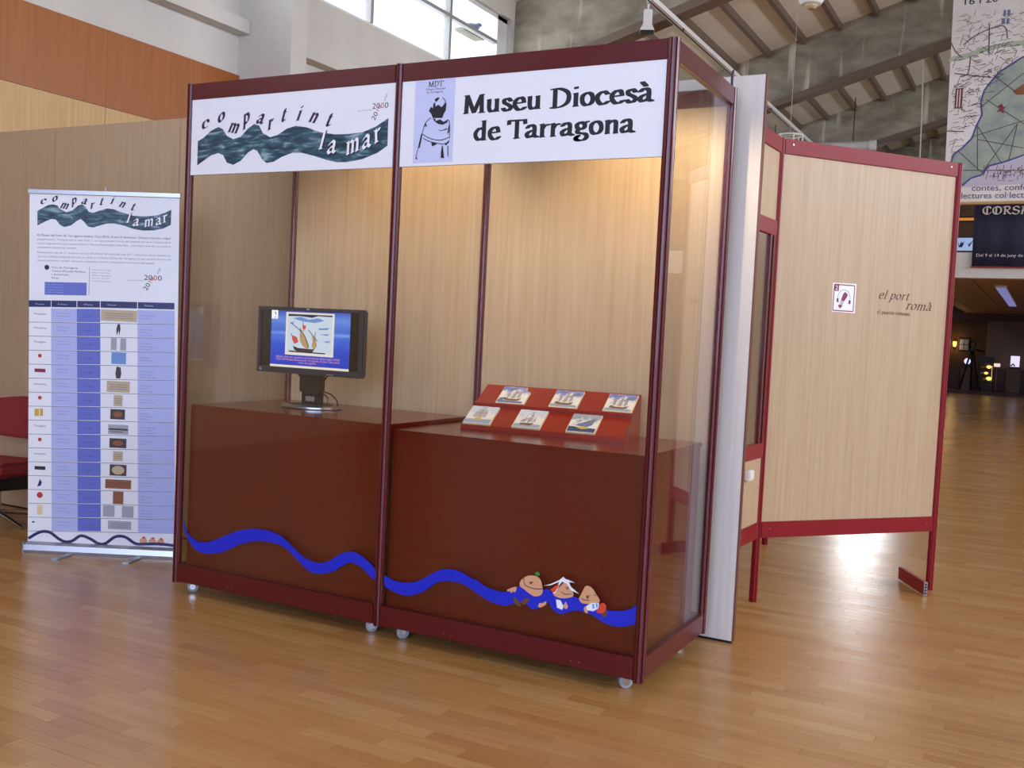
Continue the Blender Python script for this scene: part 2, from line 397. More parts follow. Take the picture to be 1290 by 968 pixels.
BLUE_L = [(0.039,0.38),(0.067,0.315),(0.135,0.281),(0.217,0.289),(0.313,0.331),(0.406,0.37),(0.515,0.394),(0.622,0.392),(0.698,0.367),(0.774,0.319),(0.834,0.293),(0.906,0.287),(0.962,0.307),(1.017,0.344),(1.071,0.365),(1.127,0.36),(1.213,0.309),(1.216,0.256),(1.143,0.301),(1.088,0.316),(1.047,0.303),(0.979,0.258),(0.909,0.238),(0.844,0.239),(0.776,0.279),(0.7,0.326),(0.624,0.341),(0.517,0.335),(0.41,0.302),(0.316,0.255),(0.22,0.229),(0.137,0.232),(0.086,0.268),(0.046,0.325)]
BLUE_R = [(1.269,0.287),(1.319,0.272),(1.384,0.272),(1.448,0.29),(1.51,0.33),(1.571,0.361),(1.645,0.367),(1.719,0.342),(1.738,0.342),(1.775,0.323),(1.825,0.313),(1.874,0.311),(1.908,0.331),(1.942,0.347),(1.976,0.344),(2.018,0.328),(2.051,0.35),(2.077,0.357),(2.098,0.342),(2.125,0.332),(2.151,0.333),(2.19,0.346),(2.23,0.334),(2.275,0.318),(2.333,0.316),(2.37,0.318),(2.407,0.326),(2.437,0.34),(2.458,0.353),(2.462,0.292),(2.435,0.273),(2.399,0.26),(2.355,0.258),(2.317,0.266),(2.277,0.283),(2.238,0.291),(2.206,0.291),(2.174,0.281),(2.142,0.266),(2.115,0.268),(2.095,0.281),(2.073,0.305),(2.054,0.283),(2.035,0.271),(2.008,0.261),(1.987,0.272),(1.966,0.286),(1.925,0.273),(1.884,0.256),(1.849,0.254),(1.814,0.26),(1.777,0.27),(1.741,0.286),(1.746,0.283),(1.672,0.313),(1.598,0.314),(1.537,0.296),(1.476,0.249),(1.413,0.22),(1.348,0.216),(1.272,0.239)]
KID_SKIN = [[(1.942,0.36),(1.954,0.38),(1.981,0.398),(2.015,0.402),(2.037,0.391),(2.047,0.365),(2.05,0.341),(2.039,0.325),(2.013,0.317),(1.985,0.327),(1.963,0.34),(1.946,0.347)],[(2.099,0.337),(2.114,0.36),(2.136,0.388),(2.152,0.399),(2.172,0.388),(2.183,0.369),(2.187,0.348),(2.165,0.336),(2.126,0.329)],[(2.212,0.341),(2.222,0.363),(2.236,0.393),(2.249,0.399),(2.269,0.392),(2.286,0.371),(2.301,0.353),(2.299,0.34),(2.269,0.329),(2.227,0.325)],[(1.885,0.323),(1.908,0.336),(1.929,0.342),(1.925,0.32),(1.913,0.321),(1.906,0.312),(1.899,0.32),(1.89,0.317)],[(2.032,0.279),(2.038,0.293),(2.051,0.295),(2.067,0.306),(2.069,0.295),(2.058,0.284),(2.042,0.275)],[(2.147,0.302),(2.155,0.32),(2.167,0.303),(2.162,0.29),(2.151,0.29)],[(2.235,0.303),(2.241,0.316),(2.255,0.3),(2.253,0.288),(2.242,0.289)]]
KID_BROWN = [[(1.916,0.291),(1.926,0.298),(1.953,0.275),(1.953,0.264),(1.937,0.266),(1.922,0.276)],[(1.953,0.281),(1.966,0.297),(1.982,0.306),(1.989,0.3),(1.98,0.283),(1.964,0.274)],[(2.312,0.295),(2.33,0.313),(2.34,0.307),(2.335,0.29),(2.324,0.284)]]
KID_GREEN = [[(2.011,0.414),(2.022,0.422),(2.034,0.416),(2.031,0.405),(2.016,0.404)]]
KID_WHITE = [[(2.052,0.368),(2.083,0.379),(2.122,0.402),(2.14,0.419),(2.148,0.411),(2.164,0.409),(2.191,0.402),(2.165,0.401),(2.175,0.383),(2.212,0.36),(2.176,0.369),(2.157,0.392),(2.135,0.398),(2.123,0.38),(2.108,0.347),(2.095,0.341),(2.113,0.372),(2.122,0.395),(2.083,0.374)],[(2.112,0.321),(2.132,0.321),(2.147,0.299),(2.142,0.283),(2.118,0.288)],[(2.245,0.316),(2.269,0.334),(2.3,0.338),(2.3,0.317),(2.277,0.301),(2.251,0.301)]]
KID_RED = [[(2.084,0.357),(2.117,0.385),(2.123,0.383),(2.105,0.35),(2.095,0.348)],[(2.291,0.3),(2.307,0.337),(2.327,0.339),(2.332,0.322),(2.323,0.304),(2.303,0.298)]]
KID_SKY = [[(2.271,0.33),(2.278,0.332),(2.283,0.314),(2.275,0.31)],[(2.286,0.335),(2.294,0.335),(2.296,0.321),(2.29,0.316)]]
KID_LINES = [[(1.961,0.388),(1.964,0.364),(1.98,0.353),(2.018,0.349),(2.048,0.354)],[(1.986,0.37),(1.996,0.375),(1.993,0.365),(2.006,0.377)],[(2.222,0.344),(2.236,0.34),(2.259,0.343)],[(2.245,0.352),(2.249,0.361),(2.249,0.347),(2.258,0.363)],[(2.134,0.358),(2.151,0.349),(2.176,0.355)],[(2.153,0.379),(2.16,0.37),(2.163,0.381)],[(2.277,0.367),(2.287,0.367)]]
SEA_H = [(0.062,2.254),(0.1,2.269),(0.147,2.3),(0.195,2.316),(0.225,2.303),(0.25,2.271),(0.292,2.253),(0.339,2.262),(0.383,2.299),(0.423,2.319),(0.452,2.309),(0.476,2.273),(0.522,2.252),(0.567,2.26),(0.621,2.287),(0.675,2.297),(0.74,2.286),(0.816,2.261),(0.901,2.247),(0.974,2.245),(1.055,2.249),(1.124,2.27),(1.191,2.304),(1.192,2.184),(1.14,2.155),(1.061,2.131),(0.98,2.12),(0.918,2.122),(0.854,2.136),(0.79,2.154),(0.714,2.172),(0.659,2.174),(0.594,2.157),(0.55,2.137),(0.505,2.132),(0.476,2.152),(0.446,2.191),(0.422,2.2),(0.389,2.186),(0.344,2.148),(0.298,2.131),(0.256,2.143),(0.231,2.179),(0.2,2.191),(0.153,2.182),(0.063,2.136)]
HL_COMP = [('c',0.11,2.335,-10),('o',0.213,2.362,0),('m',0.296,2.305,-10),('p',0.372,2.347,15),('a',0.462,2.34,-10),('r',0.522,2.311,10),('t',0.6,2.344,0),('i',0.692,2.343,-5),('n',0.779,2.328,-15),('t',0.865,2.308,-10)]
HL_LAMAR = [('l',0.83,2.212,-5),('a',0.889,2.191,0),('m',1.005,2.19,10),('a',1.08,2.208,10),('r',1.136,2.231,15)]
HL_2000 = [(1.105,2.352),(1.189,2.356),(1.123,2.302),(1.172,2.392),(1.03,2.344)]
HR_T1 = [(1.572,2.305),(2.407,2.294)]
HR_T2 = [(1.628,2.191),(2.337,2.187)]
HR_CAP = [(1.993,2.369),(1.992,2.301)]
HR_LOGO = [(1.326,2.467),(1.527,2.459),(1.531,2.103),(1.328,2.102)]
LG_BLACK = [[(1.427,2.37),(1.44,2.377),(1.452,2.376),(1.445,2.365),(1.432,2.358)],[(1.4,2.322),(1.41,2.34),(1.42,2.332),(1.421,2.351),(1.43,2.358),(1.433,2.339),(1.446,2.346),(1.463,2.335),(1.474,2.344),(1.478,2.355),(1.486,2.343),(1.486,2.321),(1.476,2.306),(1.47,2.289),(1.422,2.291),(1.412,2.31)],[(1.42,2.29),(1.436,2.287),(1.436,2.278),(1.459,2.284),(1.477,2.272),(1.497,2.282),(1.496,2.269),(1.474,2.26),(1.451,2.264),(1.432,2.276)],[(1.443,2.241),(1.47,2.237),(1.499,2.246),(1.493,2.238),(1.466,2.234)],[(1.505,2.263),(1.51,2.255),(1.505,2.225),(1.498,2.218),(1.5,2.237)],[(1.366,2.228),(1.373,2.222),(1.369,2.201),(1.361,2.166),(1.353,2.169),(1.358,2.194)],[(1.418,2.191),(1.444,2.184),(1.446,2.178),(1.424,2.171)],[(1.487,2.177),(1.509,2.195),(1.509,2.185),(1.494,2.172)],[(1.471,2.139),(1.478,2.173),(1.484,2.142),(1.488,2.119),(1.47,2.12)],[(1.501,2.172),(1.506,2.168),(1.509,2.119),(1.503,2.134)],[(1.34,2.136),(1.353,2.121),(1.348,2.117)],[(1.382,2.267),(1.389,2.271),(1.394,2.257),(1.39,2.254),(1.387,2.263),(1.381,2.25)]]
LG_LINE = [[(1.413,2.293),(1.386,2.273),(1.372,2.231),(1.355,2.171),(1.343,2.121)],[(1.497,2.282),(1.507,2.263),(1.51,2.202)],[(1.373,2.226),(1.399,2.211),(1.431,2.2),(1.472,2.196),(1.508,2.206)],[(1.378,2.208),(1.404,2.195),(1.437,2.186),(1.478,2.179),(1.504,2.185)],[(1.467,2.375),(1.482,2.359),(1.487,2.34)],[(1.476,2.173),(1.471,2.139)]]
LG_TXT = [(1.393,2.424),(1.467,2.422),(1.381,2.413),(1.479,2.41),(1.385,2.399),(1.467,2.398)]
SEA_R = [(0.008,1.946),(0.042,1.967),(0.068,1.982),(0.095,1.987),(0.119,1.982),(0.135,1.964),(0.171,1.946),(0.206,1.959),(0.237,1.988),(0.259,1.995),(0.28,1.982),(0.296,1.956),(0.323,1.95),(0.362,1.967),(0.401,1.979),(0.439,1.976),(0.487,1.96),(0.55,1.945),(0.62,1.945),(0.683,1.954),(0.729,1.972),(0.762,1.99),(0.762,1.905),(0.724,1.884),(0.669,1.869),(0.607,1.865),(0.552,1.871),(0.497,1.888),(0.442,1.897),(0.403,1.895),(0.365,1.883),(0.325,1.868),(0.294,1.873),(0.274,1.897),(0.254,1.913),(0.231,1.901),(0.2,1.874),(0.161,1.863),(0.137,1.874),(0.113,1.903),(0.089,1.905),(0.059,1.892),(0.01,1.864)]
RL_COMP = [('c',0.041,2.002,-10),('o',0.106,2.019,0),('m',0.162,1.981,-10),('p',0.214,2.012,15),('a',0.273,2.012,-10),('r',0.317,1.99,10),('t',0.368,2.012,0),('i',0.429,2.021,-5),('n',0.487,2.004,-15),('t',0.546,1.991,-10)]
RL_LAMAR = [('l',0.523,1.924,-5),('a',0.567,1.909,0),('m',0.639,1.911,8),('a',0.693,1.921,10),('r',0.729,1.938,15)]
RL_MISC = [(-0.042,2.037),(0.808,2.063),(0.011,1.81),(0.765,1.831),(0.015,1.666),(0.059,1.549),(0.297,1.556),(0.297,1.484),(0.308,1.649),(0.312,1.485),(0.62,1.59),(0.721,1.598),(0.652,1.525),(0.704,1.637),(-0.028,1.444),(0.797,1.467),(0.799,1.43),(0.069,1.637)]
RL_COLS = [(-0.03,1.398),(0.099,1.401),(0.245,1.405),(0.377,1.408),(0.588,1.415),(0.799,1.422),(0.0,0.123),(0.838,0.158)]
RL_WAVE = [(0.001,0.078),(0.066,0.118),(0.122,0.12),(0.172,0.086),(0.214,0.069),(0.255,0.077),(0.302,0.109),(0.36,0.091),(0.402,0.068),(0.443,0.07),(0.499,0.112),(0.556,0.113),(0.615,0.078),(0.671,0.078),(0.754,0.082),(0.836,0.077)]
RL_BASE = [(-0.007,0.045),(0.841,0.053),(-0.005,-0.017),(0.844,-0.005)]
RL_IMGS = [('print',0.382,1.41,0.586,1.347),('man',0.47,1.331,0.499,1.265),('two',0.443,1.251,0.529,1.182),('sky',0.448,1.17,0.531,1.104),('statue',0.473,1.09,0.507,1.022),('sand',0.426,1.006,0.557,0.943),('sand',0.468,0.927,0.518,0.864),('dark',0.451,0.846,0.534,0.788),('strip',0.441,0.757,0.556,0.703),('dark',0.45,0.679,0.547,0.625),('sand2',0.473,0.605,0.528,0.549),('coin',0.456,0.529,0.552,0.465),('wood',0.433,0.442,0.581,0.39),('brown',0.479,0.374,0.539,0.302),('pair',0.424,0.292,0.599,0.226),('grey',0.455,0.204,0.588,0.156)]
EP_STICK = [(0.396,1.751),(0.558,1.753),(0.559,1.591),(0.401,1.593)]
EP_TXT = [(0.713,1.688),(0.935,1.692),(0.923,1.633),(1.1,1.636),(0.714,1.599),(0.951,1.598)]
# ================================================================== THE HALL
XL, XR, YS, YN, RIDGE = -4.0, 15.0, -12.0, 38.0, 5.5
SLOPE = .30
def roof_z(x): return 6.48 + SLOPE*((x-XL) if x <= RIDGE else (2*RIDGE-x-XL))
def beam_z(x): return roof_z(x) - 1.03
BEAMS = [-7.69, -1.59, 4.51, 10.61, 16.71, 22.81, 28.91]
# floor: a base with laminate strips laid on it
floor = struct(B(XL-.3, YS-.3, -.06, XR+.3, YN+.3, -.0012).build('floor', 'laminate'))
def strips():
    cells = []
    r0, r1 = int(-2.4/STRIP_W)-1, int(4.6/STRIP_W)
    for r in range(r0, r1):
        off = ((r*.3819) % 1.0)*STRIP_L
        for c in range(int(-3.6/STRIP_L)-1, int(6.4/STRIP_L)+1):
            x0 = c*STRIP_L-off; y0 = r*STRIP_W
            pr = project((x0+STRIP_L/2, y0+STRIP_W/2, 0))
            if pr is None or not (-150 < pr[0] < 1440 and 300 < pr[1] < 1100): continue
            d = (Vector((x0+STRIP_L/2, y0+STRIP_W/2, 0))-CAM_P).length
            hidden = not (-30 < pr[0] < 1320 and pr[1] < 990) or (-.1 < x0 < 2.3 and .02 < y0 < .86)
            cells.append((d + (50 if hidden else 0), x0, y0))
    cells.sort()
    g = .0005
    me = MB(); hx, hy = STRIP_L/2-g, STRIP_W/2-g; e = .0005
    v = [(-hx, -hy, -.0012), (hx, -hy, -.0012), (hx, hy, -.0012), (-hx, hy, -.0012), (-hx+e, -hy+e, 0), (hx-e, -hy+e, 0), (hx-e, hy-e, 0), (-hx+e, hy-e, 0)]
    f = [(4, 5, 6, 7), (0, 1, 5, 4), (1, 2, 6, 5), (2, 3, 7, 6), (3, 0, 4, 7)]
    me.add(v, f); mesh = me.mesh('plank'); mesh.materials.append(MATS['laminate'])
    for d, x0, y0 in cells[:300]:
        link('plank', mesh, floor, loc=(x0+STRIP_L/2, y0+STRIP_W/2, 0))
    rest = MB()
    for d, x0, y0 in cells[300:]:
        rest.add([(a+x0+STRIP_L/2, b+y0+STRIP_W/2, c) for a, b, c in v], f)
    o = rest.build('planks', 'laminate', floor); o['kind'] = 'stuff'
strips()
# left wall with wood cladding below and a strip of windows above
WT = .3
wl = MB().box(XL-WT, YS, 0, XL, YN, 5.17)
edges = [YS] + BEAMS + [YN]
wl.box(XL-WT, YS, 6.3, XL, YN, roof_z(XL)+.35)
for y in BEAMS: wl.box(XL-WT, y-.1, 5.17, XL, y+.35, 6.3)
wl.box(XL-WT, 29.26, 5.17, XL, YN, 6.3); wl.box(XL-WT, YS, 5.17, XL, BEAMS[0]-.1, 6.3)
wall_left = struct(wl.build('wall_left', 'wall_white'))
for y0 in (-9.395, -6.955, -4.515, -2.075, .365, 2.805, 5.245, 7.685, 10.125, 12.565):
    B(XL, y0+.003, 0, XL+.03, y0+2.437, 3.268).build('panel', 'beech_wall', wall_left)
    B(XL, y0+.001, 3.272, XL+.03, y0+2.439, 3.97).build('panel', 'orange_wood', wall_left)
for y in BEAMS[:-1]:
    B(XL, y+.26, 4.39, XL+.16, y+6.09, 4.53).build('ledge', 'wall_white', wall_left)
# windows of the left wall
for i, y in enumerate(BEAMS[:-1], 1):
    a, b = y+.3, y+6.0
    fr = MB()
    x0, x1 = XL-.16, XL-.08
    fr.box(x0, a, 5.17, x1, b, 5.23); fr.box(x0, a, 6.24, x1, b, 6.3); fr.box(x0, a, 5.17, x1, a+.07, 6.3); fr.box(x0, b-.3, 5.17, x1, b, 6.3)
    win = struct(fr.build('window_%d' % i, 'window_white'))
    m1, m2 = y+2.42, y+4.3
    for q in (m1, m2): B(x0, q-.03, 5.23, x1+.02, q+.03, 6.24).build('mullion', 'window_frame', win)
    B(x0, a, 5.86, x1, b-.3, 5.91).build('transom', 'window_frame', win)
    for p, q in ((a+.07, m1-.03), (m1+.03, m2-.03), (m2+.03, b-.3)):
        for z0, z1 in ((5.23, 5.86), (5.91, 6.24)):
            B(XL-.125, p, z0, XL-.119, q, z1).build('pane', 'window_glass', win)
# right, back and front walls of the hall
wr = MB().box(XR, YS, 0, XR+WT, YN, 4.6).box(XR, YS, 6.4, XR+WT, YN, 7.3).box(XR, 25, 4.6, XR+WT, YN, 6.4).box(XR, YS, 4.6, XR+WT, -9, 6.4)
struct(wr.build('wall_right', 'wall_white'))
ew = MB().box(XR+.1, -9, 4.6, XR+.18, 25, 4.68).box(XR+.1, -9, 6.32, XR+.18, 25, 6.4)
for k in range(18): ew.box(XR+.1, -9+2*k-.04*(k == 17)*2, 4.6, XR+.18, -9+2*k+.08-.08*(k == 17), 6.4)
weast = struct(ew.build('window_9', 'window_white'))
for k in range(17): B(XR+.137, -8.92+2*k, 4.68, XR+.143, -7.0+2*k, 6.32).build('pane', 'window_glass', weast)
wf = MB().box(XL, YS-WT, 0, XR, YS, .9).box(XL, YS-WT, .9, .4, YS, 6.5).box(12.0, YS-WT, .9, XR, YS, 6.5)
wf.prism([(XL, 6.5), (XR, 6.5), (XR, roof_z(XR)), (RIDGE, roof_z(RIDGE)), (XL, roof_z(XL))], YS-WT, YS, 'y')
wall_front = struct(wf.build('wall_front', 'wall_white'))
sw = MB()
for x in (.4, 3.27, 6.17, 9.07, 11.92): sw.box(x, YS-.2, .9, x+.08, YS-.1, 6.5)
sw.box(.4, YS-.2, .9, 12, YS-.1, .98).box(.4, YS-.2, 6.42, 12, YS-.1, 6.5).box(.4, YS-.2, 3.4, 12, YS-.1, 3.48)
wsouth = struct(sw.build('window_7', 'window_white'))
for x in (.48, 3.35, 6.25, 9.15):
    for z0, z1 in ((.98, 3.4), (3.48, 6.42)): B(x, YS-.153, z0, x+2.8, YS-.147, z1).build('pane', 'window_glass', wsouth)
wb = MB().box(XL, YN, 0, XR, YN+WT, 3.5).box(XL, YN, 3.5, -3.45, YN+WT, 7.4).box(-.95, YN, 3.5, XR, YN+WT, 7.4)
wb.prism([(XL, 7.4), (XR, 7.4), (RIDGE+4, roof_z(RIDGE+4)), (RIDGE, roof_z(RIDGE)), (XL+3.1, 7.41)], YN, YN+WT, 'y')
wb.box(-3.45, YN, 6.9, -.95, YN+WT, 7.4)
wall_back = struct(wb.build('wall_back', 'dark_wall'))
wn = MB().box(-3.45, YN+.1, 3.5, -.95, YN+.18, 3.58).box(-3.45, YN+.1, 6.82, -.95, YN+.18, 6.9).box(-3.45, YN+.1, 3.5, -3.37, YN+.18, 6.9).box(-1.03, YN+.1, 3.5, -.95, YN+.18, 6.9).box(-2.24, YN+.1, 3.5, -2.16, YN+.18, 6.9)
wnorth = struct(wn.build('window_8', 'window_white'))
for a, b in ((-3.37, -2.24), (-2.16, -1.03)): B(a, YN+.13, 3.58, b, YN+.136, 6.82).build('pane', 'window_glass', wnorth)
# roof: boards between purlins, deep concrete portal beams below
roof = MB()
T = .12
roof.prism([(XL-.6, roof_z(XL)+.13-.18), (RIDGE, roof_z(RIDGE)+.13), (XR+.6, roof_z(XR)+.13-.18), (XR+.6, roof_z(XR)+.3), (RIDGE, roof_z(RIDGE)+.3), (XL-.6, roof_z(XL)+.3)], YS-.4, YN+.4, 'y')
ceiling = struct(roof.build('ceiling', 'roof_board'))
SP = .672; X0P = -2.17-SP*3
for bi in range(3, 7):
    ya = BEAMS[bi]+.25; yb = BEAMS[bi+1] if bi+1 < len(BEAMS) else YN
    for k in range(14):
        xa, xb = X0P+k*SP+.03, X0P+(k+1)*SP-.03
        if xb < XL or xa > RIDGE: continue
        xa = max(xa, XL)
        ym = (ya+yb)/2
        for y0, y1 in ((ya, ym-.006), (ym+.006, yb)):
            b = MB().prism([(xa, roof_z(xa)-.0), (xb, roof_z(xb)-.0), (xb, roof_z(xb)+.12), (xa, roof_z(xa)+.12)], y0, y1, 'y')
            b.build('roof_panel', 'roof_board', ceiling)
        B(xb-.012, ya, roof_z(xb)-.11, xb+.072, yb, roof_z(xb)+.1).build('purlin', 'purlin', ceiling)
for i, y in enumerate(BEAMS, 1):
    def prof(d0, d1):
        return [(XL+.0, roof_z(XL)-d1), (RIDGE, roof_z(RIDGE)-d1), (XR, roof_z(XR)-d1), (XR, roof_z(XR)-d0), (RIDGE, roof_z(RIDGE)-d0), (XL, roof_z(XL)-d0)]
    beam = struct(MB().prism(prof(-.1, 1.03), y, y+.25, 'y').build('trim_%d' % i, 'concrete'))
    MB().prism(prof(1.03, 1.16), y-.03, y+.28, 'y').build('flange', 'purlin', beam)
    wl_ = 'wall_white' if i == 3 else 'concrete'
    B(XL+.0, y, 0, XL+.72, y+.25, beam_z(XL+.7)).build('column', wl_, beam)
    B(XR-.72, y, 0, XR, y+.25, beam_z(XR-.7)).build('column', 'concrete', beam)

# mezzanine and the dark room under it
mz = MB().box(1.15, 18, 2.88, XR, 18.25, 3.375).box(1.15, 18.25, 2.95, XR, 26, 3.3)
mezz = struct(mz.build('wall_mezzanine', 'fascia_white'))
soffit = struct(B(1.15, 18.25, 2.87, XR, 36.6, 2.95).build('ceiling_mezzanine', 'far_ceiling'))
for x in (1.5, 2.4, 3.3, 4.2): B(x, 18.3, 2.862, x+.02, 36.2, 2.87).build('soffit_joint', 'purlin', soffit)
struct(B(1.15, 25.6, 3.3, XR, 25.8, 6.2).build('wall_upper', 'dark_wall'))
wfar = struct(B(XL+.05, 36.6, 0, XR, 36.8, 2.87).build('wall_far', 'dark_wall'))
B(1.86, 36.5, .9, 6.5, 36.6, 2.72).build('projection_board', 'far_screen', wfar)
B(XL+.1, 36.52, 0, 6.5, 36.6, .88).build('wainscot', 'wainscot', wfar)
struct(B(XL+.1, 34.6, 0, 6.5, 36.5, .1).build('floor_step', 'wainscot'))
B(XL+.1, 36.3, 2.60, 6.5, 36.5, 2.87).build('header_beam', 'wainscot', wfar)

# ================================================================== PARTITION
part = thing('partition_wall', 'long beech-veneer partition of tall panels standing behind the glass booth', 'partition', (0, .9, 0))
js = [-3.97, -3.33, -2.17, -1.015, .191, 1.397, 2.603]
for a, b in zip(js, js[1:]):
    B(a+.002, .0, .012, b-.002, .022, 2.612).build('panel', 'beech' if b < 2.5 else 'pale_laminate', part)
o = B(2.603, -.001, .012, 2.609, .023, 2.612).build('edge_strip', 'edge_brown', part); o['label'] = 'dark brown edge strip'
B(-3.97, .004, 0, 2.6, .018, .012).build('foot_rail', 'dark_metal', part)
for x in (-2.75, -1.6, -.4, .8, 2.0): B(x, .022, .012, x+.04, .4, .06).build('foot', 'dark_metal', part)

# ================================================================== THE GLASS BOOTH
BW, DP, Z0, ZT = 1.2408, .80, .055, 2.535
booth = thing('display_booth', 'tall glass display booth with dark red frame, white header signs and castors', 'display case')
def post_profile(r):
    p = []
    for k in range(8):
        a = 2*pi*k/8
        for da, rr in ((-.30, 1.0), (-.10, 1.0), (-.07, .74), (.07, .74), (.10, 1.0), (.30, 1.0)):
            p.append((r*rr*cos(a+da), r*rr*sin(a+da)))
    return p
pm = MB().prism(post_profile(.021), 0, 1, 'z').mesh('post'); pm.materials.append(MATS['frame_red'])
pc = MB().prism(post_profile(.0245), 0, 1, 'z').mesh('post'); pc.materials.append(MATS['frame_red'])
for x, y in ((0, 0), (BW, 0), (2*BW, 0), (0, DP), (BW, DP), (2*BW, DP)):
    o = link('post', pc if (x > 2 and y == 0) else pm, booth, loc=(x, y, Z0)); o.scale = (1, 1, ZT-Z0)
g = .019
for k in range(2):
    a, b = k*BW+g, (k+1)*BW-g
    for nm, z0, z1 in (('top_rail', 2.455, 2.533), ('bottom_rail', .062, .15)):
        fr = B(a, -.016, z0, b, .014, z1).build(nm, 'frame_red', booth, bevel=.002)
        if nm == 'bottom_rail':
            for fx in (.28, .31, .78, .81):
                MB().tube([(a+fx*1.2, -.0178, z0+.026), (a+fx*1.2, -.016, z0+.026)], .0028, 8).build('screw', 'steel', fr)
        B(a, DP-.014, z0, b, DP+.016, z1).build(nm, 'frame_red', booth, bevel=.002)
    gp = B(a, -.003, .15, b, .003, 2.09).build('glass_pane', 'glass', booth)
    B(a, DP-.004, .15, b, DP+.008, 2.455).build('back_panel', 'beech', booth)
for x in (0, 2*BW):
    for nm, z0, z1 in (('top_rail', 2.455, 2.533), ('bottom_rail', .062, .15)):
        B(x-.015, g, z0, x+.015, DP-g, z1).build(nm, 'frame_red', booth, bevel=.002)
    B(x-.003, g, .15, x+.003, DP-g, 2.455).build('glass_pane', 'glass', booth)
B(.016, .016, .07, 2*BW-.016, DP-.016, .095).build('base_board', 'counter_red', booth)
B(BW-.006, g, 2.463, BW+.006, DP-g, 2.525).build('cross_rail', 'frame_red', booth)
MB().tube([(2*BW-.004, DP+.002, ZT-.02), (2*BW-.006, DP+.002, ZT+.04), (2*BW-.003, DP+.0, ZT+.075), (2*BW+.002, DP, ZT+.085)], [.005, .006, .006, .004], 8).build('hook', 'dark_metal', booth)
# castors
for x, y in ((.055, .06), (1.165, .06), (1.335, .06), (2.405, .06), (.055, .72), (1.165, .72), (1.335, .72), (2.405, .72)):
    cs = B(x-.014, y-.02, .05, x+.014, y+.02, .071).build('castor', 'steel', booth, bevel=.003)
    ax = Vector((.62, -.78, 0)); c = Vector((x, y, .0275))
    MB().tube([c-ax*.013, c-ax*.011, c+ax*.011, c+ax*.013], [.023, .0275, .0275, .023], 20).build('wheel', 'rubber_grey', cs, smooth=True)
    MB().tube([c+ax*.013, c+ax*.018], .015, 12).build('axle_cap', 'steel', cs)
# header signs
hl = B(g, -.012, 2.09, BW-g, .002, 2.456).build('header_panel', 'white_board', booth); hl['label'] = 'white sign with a sea wave and the words compartint la mar'
hr = B(BW+g, -.012, 2.09, 2*BW-g, .002, 2.456).build('header_panel', 'white_board', booth); hr['label'] = 'white sign reading Museu Diocesà de Tarragona'
YH = -.0124
def compartint(parent, sea, comp, lamar, size, y):
    prints('sea_photo', [sea], y, 'sea_print', parent)
    for c, x, z, r in comp: prints('letter', letter_polys(c, x, z, size*.86, r, W=.32), y-.0006, 'ink_purple', parent)
    for c, x, z, r in lamar:
        prints('letter_shadow', letter_polys(c, x+.005*size/.05, z-.004*size/.05, size*1.05, r+6), y-.0005, 'ink', parent)
        prints('letter', letter_polys(c, x, z, size*1.05, r+6), y-.0014, 'white_print', parent)
compartint(hl, SEA_H, HL_COMP, HL_LAMAR, .052, YH)
def mark2000(parent, x, z, wd, y, sc=1.0):
    sans('number', '20  0', x, z, wd, wd*.30, y, 'ink', parent)
    sans('number', '0', x+wd*.53, z, wd*.20, wd*.30, y, 'print_red', parent)
    sans('number', '20', x+wd*.18, z-wd*.62, wd*.42, wd*.28, y-.0002, 'ink', parent, rot=1.05)
    sans('number', '10', x+wd*.42, z-wd*.16, wd*.3, wd*.22, y-.0002, 'print_red', parent, rot=1.05)
    sans('small_print', 'anys', x+wd*.78, z+wd*.36, wd*.38, wd*.12, y-.0002, 'print_grey', parent, rot=1.15)
    sans('small_print', 'Museu del Port de Tarragona', x-wd*.95, z-wd*.1, wd*.95, wd*.06, y-.0002, 'print_grey', parent, rot=.05)
mark2000(hl, 1.103, 2.349, .085, YH)
letters('Museu Diocesà', 1.572, 2.300, 2.415, .053, YH, 'ink', hr, W=.29, ang=.14, th=.1)
letters('de Tarragona', 1.628, 2.186, 2.345, .053, YH, 'ink', hr, W=.29, ang=.14, th=.1)
prints('logo_ground', [[(1.326, 2.455), (1.527, 2.455), (1.529, 2.103), (1.328, 2.102)]], YH, 'print_paleblue', hr)
prints('logo_figure', [q for q in LG_BLACK] + [p for l in LG_LINE for p in line_polys(spline(l), .0035)], YH-.0004, 'ink', hr)
prints('logo_letters', text_polys('MDT', 1.393, 2.423, 1.467, .0165, W=.2, ang=.3, th=.06), YH-.0004, 'ink', hr)
sans('logo_words', 'Museu Diocesà', 1.381, 2.410, .098, .0095, YH-.0004, 'ink', hr)
sans('logo_words', 'de Tarragona', 1.385, 2.397, .082, .0095, YH-.0004, 'ink', hr)
# vinyl wave and three cartoon swimmers on the front glass
def smooth_outline(p): return spline(p+[p[0]], 3)[:-1]
wv = MB().flat(smooth_outline(BLUE_L), -.0040).build('wave_sticker', 'vinyl_blue', booth); wv['label'] = 'blue vinyl wave on the left glass'
wv2 = MB().flat(smooth_outline(BLUE_R), -.0040).build('wave_sticker', 'vinyl_blue', booth); wv2['label'] = 'blue vinyl wave with three small cartoon swimmers'
yk = -.0044
for nm, mm, dat, dy in (('swimmer_skin', 'skin_print', KID_SKIN, 0), ('swimmer_shoes', 'brown_print', KID_BROWN, .0003), ('swimmer_leaf', 'green_print', KID_GREEN, .0003), ('swimmer_white', 'white_print', KID_WHITE, .0003), ('swimmer_red', 'red_print', KID_RED, .0005), ('swimmer_stripes', 'sky_print', KID_SKY, .0007)):
    prints(nm, [smooth_outline(q) if len(q) > 5 and nm != 'swimmer_white' else q for q in dat], yk-dy, mm, wv2)
for l_ in KID_LINES: prints('swimmer_line', line_polys(spline(l_), .0028), yk-.0009, 'ink', wv2)
